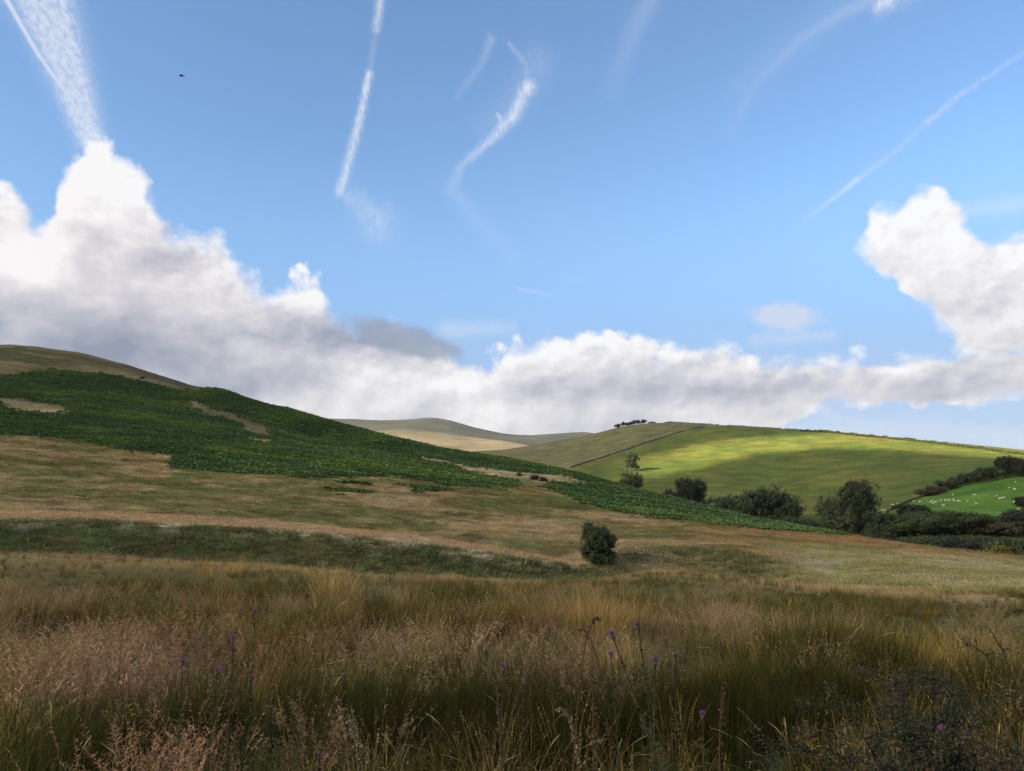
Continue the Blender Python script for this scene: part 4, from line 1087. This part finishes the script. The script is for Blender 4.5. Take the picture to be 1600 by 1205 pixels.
# small thorns on the bracken slope
for k, (px, yb, yt, w, lab) in enumerate([(811, 744, 739, 7, 'tiny dark thorn bush on the bare track through the bracken'), (836, 750, 742, 11, 'dark thorn bush where the bare track meets the bracken'),
    (848, 752, 745, 10, 'low dark shrub right of the thorn bush on the bare track'), (222, 592, 588, 5, 'tiny shrub high on the left hilltop')]):
    tree_px('thorn_bush', px, yb, yt, w, 180, 560, 'black', lab, cat='bush', group='small thorns on the bracken slope', seed=95 + k, lobes=5, shape='low', base=0, leaf=.16)

# ------------------------------------------------------------------ hedges and the wall
def hedge(name, line, dmin, dmax, hgt, wid, kind, label, seed, leaf=.3, gaps=.0, uneven=.5, dists=None, cat='hedge'):
    r = np.random.default_rng(seed)
    P = np.array([(at(px, py, dmin, dmax) if dists is None else at_d(px, dists[i])) for i, (px, py) in enumerate(line)])
    seg = np.linalg.norm(np.diff(P, axis=0), axis=1); L = seg.sum(); n_ = int(L / leaf * 26 * (hgt / 2.5) ** .7)
    cum = np.concatenate([[0], np.cumsum(seg)])
    u = r.uniform(0, L, n_)
    C = np.stack([np.interp(u, cum, P[:, k]) for k in range(3)], 1)
    C[:, 0] += r.normal(0, wid * .35, n_); C[:, 1] += r.normal(0, wid * .35, n_)
    C[:, 2] = gz(C[:, 0], C[:, 1])
    top = hgt * (1 + uneven * fbm(u / 4.5, u * 0 + seed, seed, 3) + .25 * uneven * fbm(u / 1.5, u * 0, seed + 1, 2))
    k = fbm(u / 9, u * 0 + 3.3, seed + 2, 3) > -1 + gaps * 2
    C[:, 2] += top * np.sqrt(r.uniform(0, 1, n_)) * np.clip(1 - 0 * u, 0, 1)
    C = C[k]
    V, Q, col = leaves(C, leaf, seed)
    me = mesh_np(name, V, Q, False, leafm(kind)); set_col(me, 'paint', col)
    return tag(link(bpy.data.objects.new(name, me)), label, cat)
hedge('hedge', [(1040, 661.5), (1120, 666), (1180, 668.5), (1250, 674)], 600, 1000, .7, 1.5, 'hedge', 'thin broken hedge along the crest of the round green hill', 201, leaf=.35, gaps=.35, dists=[925, 902, 885, 868])
hedge('hedge', [(1250, 674.5), (1300, 677), (1360, 683), (1420, 689.5), (1480, 696), (1540, 703), (1600, 710.5), (1660, 718)], 560, 900, 2.3, 2.2, 'hedge', 'long uneven hedge falling to the right just under the green skyline', 202, leaf=.42, gaps=.12, uneven=.55)
hedge('hedge', [(1440, 777), (1470, 770), (1500, 761), (1540, 754), (1575, 747), (1640, 742)], 320, 470, .9, 1.0, 'mid', 'low growth under the thorn trees along the slanting field edge', 203, leaf=.25)
hedge('hedge', [(1385, 802), (1405, 791), (1425, 782), (1442, 777)], 270, 440, .7, .7, 'brown', 'ragged low bank hedge linking the thicket to the slanting hedge', 204, leaf=.18, gaps=.1)
def stone_wall(line, dmin, dmax, hgt, label):
    r = np.random.default_rng(5)
    P = np.array([at(px, py, dmin, dmax) for px, py in line]); seg = np.linalg.norm(np.diff(P[:, :2], axis=0), axis=1); cum = np.concatenate([[0], np.cumsum(seg)])
    u = np.arange(0, cum[-1], 1.2); X = np.interp(u, cum, P[:, 0]); Y = np.interp(u, cum, P[:, 1])
    k = np.exp(-.5 * (np.arange(-25, 26) / 10) ** 2); k /= k.sum()
    X = np.convolve(np.pad(X, 25, 'reflect', reflect_type='odd'), k, 'valid'); Y = np.convolve(np.pad(Y, 25, 'reflect', reflect_type='odd'), k, 'valid')
    T = np.gradient(np.stack([X, Y], 1), axis=0); T /= np.linalg.norm(T, axis=1)[:, None]; Nn = np.stack([-T[:, 1], T[:, 0]], 1)
    Z = gz(X, Y); hh = hgt * (1 + .35 * fbm(u / 3, u * 0, 77, 3)); prof = [(-.75, -.4), (-.6, .55), (-.32, 1.0), (.32, 1.03), (.6, .55), (.75, -.4)]
    V = np.stack([np.stack([X + Nn[:, 0] * a * 1.1, Y + Nn[:, 1] * a * 1.1, Z + hh * b + r.normal(0, .05, len(X))], 1) for a, b in prof], 1).reshape(-1, 3)
    m = len(prof); i = (np.arange(len(X) - 1)[:, None] * m + np.arange(m - 1)[None]).ravel()
    me = mesh_np('boundary_wall', V, np.stack([i, i + 1, i + 1 + m, i + m], -1), False, mat_plain('wall_stone', (.060, .062, .048)))
    return tag(link(bpy.data.objects.new('boundary_wall', me)), label, 'wall')
stone_wall([(893, 731), (915, 723.5), (940, 715.5), (970, 706), (1000, 696), (1025, 687), (1050, 679), (1075, 672.5), (1100, 668)], 560, 930, 1.15, 'dark boundary wall climbing the hill between the olive and the green pasture')

# ------------------------------------------------------------------ sheep
M_wool = mat_plain('wool', (.50, .47, .40), .95, .05)
M_face = mat_plain('sheep_face', (.50, .46, .40))
def blobmesh(name, ell, mat, seg=10):
    """one continuous skin through rings: ell = list of (x, y, z, ry, rz)"""
    V, Q = [], []
    n = len(ell)
    for (x_, y_, z_, ry, rz) in ell:
        for k in range(seg):
            a = 2 * math.pi * k / seg; V.append((x_, y_ + ry * math.cos(a), z_ + rz * math.sin(a)))
    for i_ in range(n - 1):
        for k in range(seg):
            k2 = (k + 1) % seg; Q.append((i_ * seg + k, i_ * seg + k2, (i_ + 1) * seg + k2, (i_ + 1) * seg + k))
    return V, Q
def skin_body(name, nodes, edges, mat):
    """continuous body grown from a skeleton: nodes (x,y,z,r)"""
    me = bpy.data.meshes.new(name); me.from_pydata([p[:3] for p in nodes], edges, [])
    o = bpy.data.objects.new(name, me); scene.collection.objects.link(o)
    md = o.modifiers.new('skin', 'SKIN'); md.use_smooth_shade = True
    for i_, p in enumerate(nodes):
        v = me.skin_vertices[0].data[i_]; v.radius = (p[3], p[4] if len(p) > 4 else p[3]); v.use_root = (i_ == 0)
    sb = o.modifiers.new('sub', 'SUBSURF'); sb.levels = 1; sb.render_levels = 1
    dg = bpy.context.evaluated_depsgraph_get(); dg.update()
    res = bpy.data.meshes.new_from_object(o.evaluated_get(dg))
    bpy.data.objects.remove(o); res.name = name; res.materials.clear(); res.materials.append(mat)
    return res
def sheep_mesh(graze):
    nd = [(0, 0, .62, .27, .27), (.38, 0, .63, .26, .27), (-.36, 0, .60, .25, .26), (-.56, 0, .62, .12, .14),
          (.60, 0, .66 if graze else .78, .15, .15), (.74, 0, .42 if graze else .98, .10, .10), (.86, 0, .22 if graze else .96, .08, .08), (.97, 0, .12 if graze else .90, .05, .05)]
    ed = [(0, 1), (0, 2), (2, 3), (1, 4), (4, 5), (5, 6), (6, 7)]
    for sx_, par in ((.36, 1), (-.36, 2)):
        for sy_ in (-.14, .14):
            i_ = len(nd); nd += [(sx_, sy_, .36, .08, .08), (sx_ + (.02 if sx_ > 0 else -.05), sy_, .20, .045, .045), (sx_, sy_, .01, .035, .035)]
            ed += [(par, i_), (i_, i_ + 1), (i_ + 1, i_ + 2)]
    return skin_body('body', nd, ed, M_wool)
SM = [sheep_mesh(True), sheep_mesh(False)]
def ears_mesh(graze):
    hx, hz = (.76, .40) if graze else (.78, 1.03)
    out = []
    for s_ in (-1, 1):
        V, Q = [], []; b = 0; V += [(hx, s_ * .06, hz), (hx - .05, s_ * .17, hz + .02), (hx - .03, s_ * .20, hz - .03), (hx + .03, s_ * .08, hz - .05), (hx - .03, s_ * .13, hz - .05)]
        Q += [(b, b + 1, b + 2, b + 3), (b + 3, b + 2, b + 4, b)]
        out.append(mesh_np('ear', V, Q, True, M_face))
    return out
EM = [ears_mesh(True), ears_mesh(False)]
# (column, row, heading deg, lying/standing)
sheep = [(1379, 797.5, 20, 'lowest'), (1384, 799, 200, ''), (1389, 798.8, 10, ''), (1395.5, 789.5, 160, ''), (1402.5, 788, 20, ''), (1428.5, 783.5, 190, ''), (1437.5, 784.5, 10, ''), (1431.5, 792.5, 170, ''),
  (1453.8, 785, 15, ''), (1457.5, 783.8, 200, ''), (1458.5, 786.6, 0, ''), (1463, 784.8, 180, ''), (1470.5, 782.3, 25, ''), (1470.3, 770.3, 10, ''), (1475, 790.5, 190, ''), (1477.5, 782.3, 0, ''),
  (1483.5, 782, 170, ''), (1489, 773.8, 40, ''), (1489.3, 781, 10, ''), (1492, 783.5, 190, ''), (1498, 783.7, 0, ''), (1511.8, 783.6, 20, ''), (1523.5, 774, 180, ''), (1525.5, 788, 10, ''),
  (1558, 775.2, 200, ''), (1562.5, 780, 0, ''), (1568.5, 778.5, 170, ''), (1577.5, 762.5, 20, ''), (1585.5, 765, 100, ''), (1587, 753.5, 10, ''), (1585.5, 785.3, 180, ''), (1591.5, 796.8, 0, ''), (1531, 746.5, 20, ''), (1541, 747, 190, '')]
SL = ['sheep at the very bottom left corner of the bright field', 'sheep in the corner beside the thicket, middle of a close three', 'sheep in the corner beside the thicket, right of a close three',
 'sheep on the ragged bank left of the bright field', 'sheep on the ragged bank, higher of the two there', 'sheep alone below the left end of the slanting hedge', 'faint sheep just right of the one below the hedge end',
 'large white sheep nearest to the thicket top', 'leftmost sheep of the tight cluster of four', 'uppermost sheep of the tight cluster of four', 'lowest sheep of the tight cluster of four', 'rightmost sheep of the tight cluster of four',
 'sheep right of the tight cluster in the long row', 'sheep close under the thorn bushes of the slanting hedge', 'sheep below the long row, left half of the field', 'small sheep third in the long row',
 'bright sheep near the middle of the long row', 'sheep standing alone above the middle of the long row', 'sheep of the close pair in the long row, upper one', 'sheep of the close pair in the long row, lower one',
 'sheep near the right end of the long row', 'sheep at the right end of the long row', 'sheep alone in mid field, above the right end of the row', 'sheep alone in mid field, below the right end of the row',
 'left sheep of the triangle of three on the right', 'lowest sheep of the triangle of three on the right', 'right sheep of the triangle of three on the right', 'sheep high on the right, left of a pair',
 'sheep high on the right facing away, right of a pair', 'highest sheep of the flock near the right edge', 'sheep right of the triangle near the frame edge', 'sheep against the dark tree at the right edge',
 'sheep lying under the slanting hedge, left one', 'sheep lying under the slanting hedge, right one']
for k, ((px, py, hd, _), lab) in enumerate(zip(sheep, SL)):
    x, y, z = at(px, py + 1.2, 255, 430)
    root = link(bpy.data.objects.new('sheep', None)); root.location = (x, y, z); root.rotation_euler = (0, 0, R(hd)); sc_ = 1.0 + .12 * math.sin(k * 2.3)
    root.scale = (sc_ * .86,) * 3
    tag(root, lab, 'sheep', 'sheep grazing in the bright field')
    q = k % 3 == 1
    link(bpy.data.objects.new('body', SM[int(q)]), root); [link(bpy.data.objects.new('ear', e_), root) for e_ in EM[int(q)]]

# ------------------------------------------------------------------ bird
M_bird = mat_plain('feathers', (.035, .04, .05))
V, Q = blobmesh('b', [(-.20, 0, .01, .004, .004), (-.13, 0, .01, .025, .022), (0, 0, 0, .045, .042), (.09, 0, .01, .03, .03), (.14, 0, .015, .022, .022), (.185, 0, .01, .004, .004)], None, 8)
b0 = len(V)
for s_ in (-1, 1):
    b = len(V)
    for (x_, y_, z_) in [(.06, .02, .02), (.09, .16, .09), (.02, .34, .05), (-.04, .33, .045), (-.05, .15, .085), (-.06, .02, .02)]:
        V.append((x_, s_ * y_, z_ + .006))
    for (x_, y_, z_) in [(.06, .02, .02), (.09, .16, .09), (.02, .34, .05), (-.04, .33, .045), (-.05, .15, .085), (-.06, .02, .02)]:
        V.append((x_, s_ * y_, z_ - .006))
    Q += [(b, b + 1, b + 4, b + 5), (b + 1, b + 2, b + 3, b + 4), (b + 6, b + 11, b + 10, b + 7), (b + 7, b + 10, b + 9, b + 8),
          (b, b + 6, b + 7, b + 1), (b + 1, b + 7, b + 8, b + 2), (b + 2, b + 8, b + 9, b + 3), (b + 3, b + 9, b + 10, b + 4), (b + 4, b + 10, b + 11, b + 5)]
b = len(V); V += [(-.17, .01, .012), (-.26, .06, .01), (-.26, -.06, .01), (-.17, -.01, .012)]; Q += [(b, b + 1, b + 2, b + 3)]
o = link(bpy.data.objects.new('bird', mesh_np('bird', V, Q, True, M_bird)))
a_, t_ = ray(284, 119); o.location = (62 * math.sin(a_), 62 * math.cos(a_), CAM_Z + 62 * float(t_)); o.rotation_euler = (R(-24), R(10), R(205)); o.scale = (1.25,) * 3
tag(o, 'small dark bird flying in the blue sky between the two left contrails', 'bird')

# ------------------------------------------------------------------ thistles, docks, bramble, fern
M_stem = mat_plain('thistle_stem', (.035, .040, .022)); M_dock = mat_plain('dock_stem', (.065, .045, .030)); M_seed = mat_plain('dock_seed', (.085, .055, .040)); M_seed2 = mat_plain('grey_seed', (.16, .14, .10))
M_flower = mat_plain('thistle_flower', (.21, .085, .24)); M_bract = mat_plain('thistle_bract', (.07, .06, .05))
def place_plant(px, py, hgt):
    """ground spot under a flower head that shows at a pixel and stands hgt above the ground"""
    a, t = ray(px, py); a = float(a); t = float(t)
    ds = np.linspace(2.6, 30, 900); x, y = ds * math.sin(a), ds * math.cos(a)
    hh = CAM_Z + t * ds - gz(x, y)
    i_ = int(np.argmax(hh < hgt)); return x[i_], y[i_], float(gz(x[i_:i_ + 1], y[i_:i_ + 1])[0]), hh[i_]
def thistle(px, py, hgt, lean, label, seed, size=1.0, az=0.0):
    r = np.random.default_rng(seed)
    x, y, z, hh = place_plant(px, py, hgt)
    size *= .62; root = link(bpy.data.objects.new('thistle', None)); root.location = (x - lean * math.cos(az), y - lean * math.sin(az), z); tag(root, label, 'thistle', 'purple thistles in the meadow')
    top = np.array((lean * math.cos(az), lean * math.sin(az), hh)); f = np.linspace(0, 1, 9)[:, None]
    P = top * f * np.array((1, 1, 1)) + np.array((0, 0, 1)) * (f * (1 - f)) * .25 * abs(lean)
    V, Q = tubes([(P, .006 * size * (1.2 - .5 * f[:, 0]))], 6)
    # spiny wings down the stem
    S = Strips()
    for j in range(26):
        t = r.uniform(.15, .95); p = P[int(t * 8)] * (1 - (t * 8) % 1) + P[min(8, int(t * 8) + 1)] * ((t * 8) % 1)
        a = r.uniform(0, 6.28); L = r.uniform(.02, .05) * size + .06 * (1 - t)
        dv = np.array((math.cos(a), math.sin(a), .5)); S.ribbon([p, p + dv * L * .6, p + dv * L], (.012, .012, .001), (-math.sin(a), math.cos(a), .1), (1, 1, 1))
    link(bpy.data.objects.new('stem', mesh_np('stem', V, Q, True, M_stem)), root)
    me = mesh_np('leaves', np.concatenate(S.V), np.concatenate(S.Q), True, M_stem); link(bpy.data.objects.new('leaves', me), root)
    # flower head: scaly cup and a brush of florets
    ax = P[-1] - P[-2]; ax /= np.linalg.norm(ax)
    V, Q = tubes([([P[-1] - ax * .004, P[-1] + ax * .006 * size, P[-1] + ax * .016 * size, P[-1] + ax * .026 * size], np.array((.005, .013, .014, .010)) * size)], 9)
    link(bpy.data.objects.new('cup', mesh_np('cup', V, Q, True, M_bract)), root)
    S = Strips(); c = P[-1] + ax * .02 * size
    for j in range(70):
        dv = ax * 1.0 + r.normal(0, .42, 3); dv /= np.linalg.norm(dv); sd_ = np.cross(dv, r.normal(0, 1, 3)); sd_ /= np.linalg.norm(sd_)
        S.ribbon([c, c + dv * .022 * size, c + dv * .036 * size], (.002, .003 * size, .0015), sd_, (1, 1, 1))
    link(bpy.data.objects.new('flower', mesh_np('flower', np.concatenate(S.V), np.concatenate(S.Q), False, M_flower)), root)
for k, (px, py, hg, ln, sz, az, lab) in enumerate([
    (959, 999, .95, -.32, 1.25, 0, 'thistle on a long stem leaning left before the straw coloured tuft'), (998, 985, .95, -.12, 1.25, .3, 'highest pale purple thistle right of the long leaning one'),
    (955, 1028, .80, -.05, .95, 0, 'small dark purple thistle below the long leaning one'), (1024, 1039, .80, .03, 1.15, 0, 'bright thistle at the right foot of the leaning stem'),
    (1056, 1028, .8, .02, .8, 0, 'small pinkish thistle rightmost of the central thistles'),
    (786, 1049, .75, .03, 1.1, 1, 'lone pink thistle left of centre above the dark rushes'), (364, 1004, .85, .0, 1.2, 0, 'pink thistle head on top of the tall reddish stem at left'),
    (285, 1040, .75, .03, 1.0, 2, 'thistle over the pinkish grass, leftmost one'), (339, 1055, .75, .04, 1.15, 0, 'vivid thistle left of the reddish stem'), (393, 1066, .7, .05, 1.0, 0, 'thistle right of the reddish stem'),
    (398, 959, .9, .0, .9, 0, 'far small thistle above the dark rushes at left'), (1098, 1123, .65, .0, 1.0, 0, 'pink thistle in the dark rushes right of centre'),
    (1474, 1146, .6, -.04, 1.1, 0, 'bright thistle caught in the bramble branches'), (499, 1186, .5, .0, .9, 0, 'thistle beside the fern at the bottom edge')]):
    thistle(px, py, hg, ln, lab, 700 + k, sz, az)
def dock(px, py, hgt, lean, curl, label, seed, msd, thick=1.0, az=0.0, dense=1.0):
    """a tall stem set with seed clusters, arching towards its tip"""
    r = np.random.default_rng(seed); x, y, z, hh = place_plant(px, py, hgt)
    root = link(bpy.data.objects.new('seed_spike', None)); root.location = (x - lean * math.cos(az), y - lean * math.sin(az), z); tag(root, label, 'plant', 'tall seed spikes in the meadow')
    f = np.linspace(0, 1, 14); X = lean * f ** (1.0 + curl); Zz = hh * np.sin(f * math.pi / 2 * (1 + .12 * curl)) / math.sin(math.pi / 2 * (1 + .12 * curl)) if curl > 0 else hh * f
    P = np.stack([X * math.cos(az), X * math.sin(az), Zz], 1)
    V, Q = tubes([(P, .0055 * thick * (1.15 - .8 * f))], 6)
    link(bpy.data.objects.new('stem', mesh_np('stem', V, Q, True, M_dock)), root)
    n_ = int(190 * dense); t = r.uniform(.35, 1, n_); i0 = np.minimum((t * 13).astype(int), 12); b = P[i0] + (P[i0 + 1] - P[i0]) * (t * 13 - i0)[:, None]
    V, Q, col = leaves(b + r.normal(0, .009 * thick, (n_, 3)) * (1.5 - t)[:, None], .0085 * thick, seed)
    link(bpy.data.objects.new('seed_cluster', mesh_np('seeds', V, Q, False, msd)), root)
for k, (px, py, hg, ln, cu, th, az, ms, lab) in enumerate([
    (366, 1012, 1.0, .03, 0, 1.3, 0, M_seed, 'tall reddish brown spike standing upright at left'), (379, 1030, .9, .04, 0, 1.1, 0, M_seed, 'second reddish spike right of the tall upright one'),
    (939, 968, 1.1, .14, .6, 1.1, 0, M_seed, 'slender brown spike bending right before the straw tuft'), (905, 985, 1.0, -.16, .5, .8, 0, M_seed, 'thin dark spike bending left before the straw tuft'),
    (926, 1040, .85, .0, 0, 1.3, 0, M_seed, 'thick brown spike below the fork of two bent ones'), (1568, 965, 1.15, -.3, 1.2, 1.2, 0, M_stem, 'dark arching spike near the right edge over the rushes'),
    (1524, 985, 1.0, .0, 0, .9, 0, M_stem, 'faint upright spike left of the dark arching one'), (860, 1055, .9, .22, 1.0, .9, 0, M_seed, 'spike curving right in the dark rushes at centre'),
    (770, 1052, .85, -.05, .3, 1.0, 0, M_seed, 'reddish spike left of the lone pink thistle'), (818, 1048, .85, .03, 0, 1.0, 0, M_seed, 'upright reddish spike right of the lone pink thistle'),
    (870, 1110, .6, -.13, .7, 1.4, 0, M_seed2, 'pale olive spike leaning left low in the dark rushes'), (545, 1128, .6, -.08, .5, 1.3, 0, M_seed2, 'grey spike leaning left beside the fern'),
    (572, 1068, .8, .35, 1.6, .8, 0, M_seed, 'long thin spike arching flat over the dark gap'),
    (1133, 1068, .8, .05, .3, 1.1, 0, M_seed, 'rust coloured spike in the dark rushes right of centre'),
    (192, 958, 1.0, .0, 0, .8, 0, M_seed2, 'faint grey spike above the pinkish grass at left'),]):
    dock(px, py, hg, ln, cu, lab, 800 + k, ms, th * .68, az)

# bramble: arching dark branches with small leaves
M_twig = mat_plain('twig', (.030, .024, .022))
def bramble(px, d, label, arms, seed):
    r = np.random.default_rng(seed); x, y, z = at_d(px, d)
    root = link(bpy.data.objects.new('thorn_shrub', None)); root.location = (x, y, z); tag(root, label, 'shrub')
    chains, LC, LK = [], [], []
    for (ex, ey, ez, sag, dn) in arms:
        e = np.array((ex, ey, ez * .9)); f = np.linspace(0, 1, 12)[:, None]
        P = e * f + np.array((0, 0, 1)) * sag * np.sin(f * math.pi) + np.cumsum(r.normal(0, .006, (12, 3)), 0)
        chains.append((P, .0065 * (1.15 - f[:, 0])))
        for j in range(int(9 * dn)):
            t = r.uniform(.25, 1); p = P[int(t * 11)]; dv = r.normal(0, 1, 3); dv[2] = abs(dv[2]) * .5; dv /= np.linalg.norm(dv); L = r.uniform(.08, .26)
            q = np.linspace(0, 1, 5)[:, None]; B = p + dv * L * q + np.array((0, 0, -.04)) * q ** 2
            chains.append((B, .0026 * (1.2 - q[:, 0])))
            n_ = int(62 * dn); u = r.uniform(0, 1, n_); LC.append(p + dv * L * u[:, None] + np.array((0, 0, -.04)) * u[:, None] ** 2 + r.normal(0, .020, (n_, 3)))
        n_ = int(110 * dn); u = r.uniform(.2, 1, n_); k_ = (u * 11).astype(int); LC.append(P[k_] + r.normal(0, .022, (n_, 3)))
    V, Q = tubes(chains, 5); link(bpy.data.objects.new('branches', mesh_np('branches', V, Q, True, M_twig)), root)
    C = np.concatenate(LC); sp = fbm(C[:, 0] * 4, C[:, 2] * 4, 5, 3)
    col = np.where((sp > .42)[:, None], np.array([[3.4, 2.3, .8]]), np.where((sp < -.35)[:, None], np.array([[1.5, .9, 1.0]]), np.array([[.85, 1.0, 1.0]])))
    V, Q, cc = leaves(C, .0074, seed, None, .6, col)
    me = mesh_np('foliage', V, Q, False, leafm('bramble')); set_col(me, 'paint', cc); link(bpy.data.objects.new('foliage', me), root)
bramble(1415, 3.9, 'dark twiggy thorn shrub with tiny bluish leaves in the lower right corner', [
    (-.55, .05, .62, .10, 1.6), (-.35, .1, .85, .06, 1.4), (-.12, 0, .98, .0, 1.6), (.10, .1, .92, .03, 1.8), (.35, .1, .80, .08, 1.6), (.55, 0, .62, .15, 1.4), (.20, -.2, .60, .05, 1.6), (-.25, -.15, .55, .08, 1.6),
    (-.62, .2, .48, .2, 1.0), (.0, .2, .80, .05, 2.0), (.52, .2, .38, .02, .7), (-.45, -.1, .35, .1, 1.0), (.15, .05, .70, 0, 2.0), (.3, .0, .62, .05, 1.8), (-.02, -.1, .66, .02, 1.6)], 900)
bramble(1580, 6.2, 'thin arching thorn branches over the rushes at the right edge', [(-.5, 0, .75, .25, .5), (-.25, .1, .9, .2, .5), (.2, 0, .85, .2, .5)], 901)
# fern
def fern(px, d, label, seed, n_=5, L0=.34):
    r = np.random.default_rng(seed); x, y, z = at_d(px, d); root = link(bpy.data.objects.new('fern', None)); root.location = (x, y, z + .12); tag(root, label, 'fern')
    for j in range(n_):
        a = r.uniform(0, 6.28); P = arc((0, 0, 0), a, .35 + r.uniform(0, .4), L0 * r.uniform(.8, 1.2) * 1.5, 1.0, 16); S = Strips()
        side = np.array((-math.sin(a), math.cos(a), 0))
        S.ribbon(P, .004, side, (.7, .6, .4))
        for i_ in range(2, 16):
            f = i_ / 15; Lp = .11 * math.sin(math.pi * (1 - f * .93) ** .8) + .01; T = P[i_] - P[i_ - 1]; T /= np.linalg.norm(T)
            for s_ in (-1, 1):
                dv = side * s_ + T * .45; dv /= np.linalg.norm(dv); S.ribbon([P[i_], P[i_] + dv * Lp * .6 + (0, 0, -.004), P[i_] + dv * Lp + (0, 0, -.015)], (.016, .018, .002), T, (1, 1, 1))
        me = S.mesh('frond', leafm('fernleaf')); link(bpy.data.objects.new('frond', me), root)
LEAFM['fernleaf'] = mat_leaf('fern_leaf', (.050, .125, .035), transl=.3, inst=False)
fern(545, 3.9, 'small bright green fern in the rushes at the bottom edge', 910, 4, .10)

# ------------------------------------------------------------------ haze
HAZE = 3.2e-5
def haze_box(x0_, x1_, y0_, y1_, z0_, z1_):
    V = [(x, y, z) for z in (z0_, z1_) for y in (y0_, y1_) for x in (x0_, x1_)]
    me = bpy.data.meshes.new('haze'); me.from_pydata(V, [], [(0, 2, 3, 1), (4, 5, 7, 6), (0, 1, 5, 4), (2, 6, 7, 3), (0, 4, 6, 2), (1, 3, 7, 5)])
    m = bpy.data.materials.new('haze_air'); m.use_nodes = True; t = m.node_tree; t.nodes.clear()
    v = t.nodes.new('ShaderNodeVolumePrincipled'); v.inputs['Density'].default_value = HAZE; v.inputs['Color'].default_value = (.80, .87, .97, 1); v.inputs['Anisotropy'].default_value = .2
    q = t.nodes.new('ShaderNodeOutputMaterial'); t.links.new(v.outputs[0], q.inputs['Volume']); me.materials.append(m)
    o = link(bpy.data.objects.new('haze', me)); o['kind'] = 'stuff'; o['label'] = 'faint blue haze over the valley and far moors'; o['category'] = 'haze'
zmax = float(Zm.max()) + 6; zmin = float(Zm.min()) - 1
haze_box(-25000, 25000, -25000, 25000, zmin, zmax)
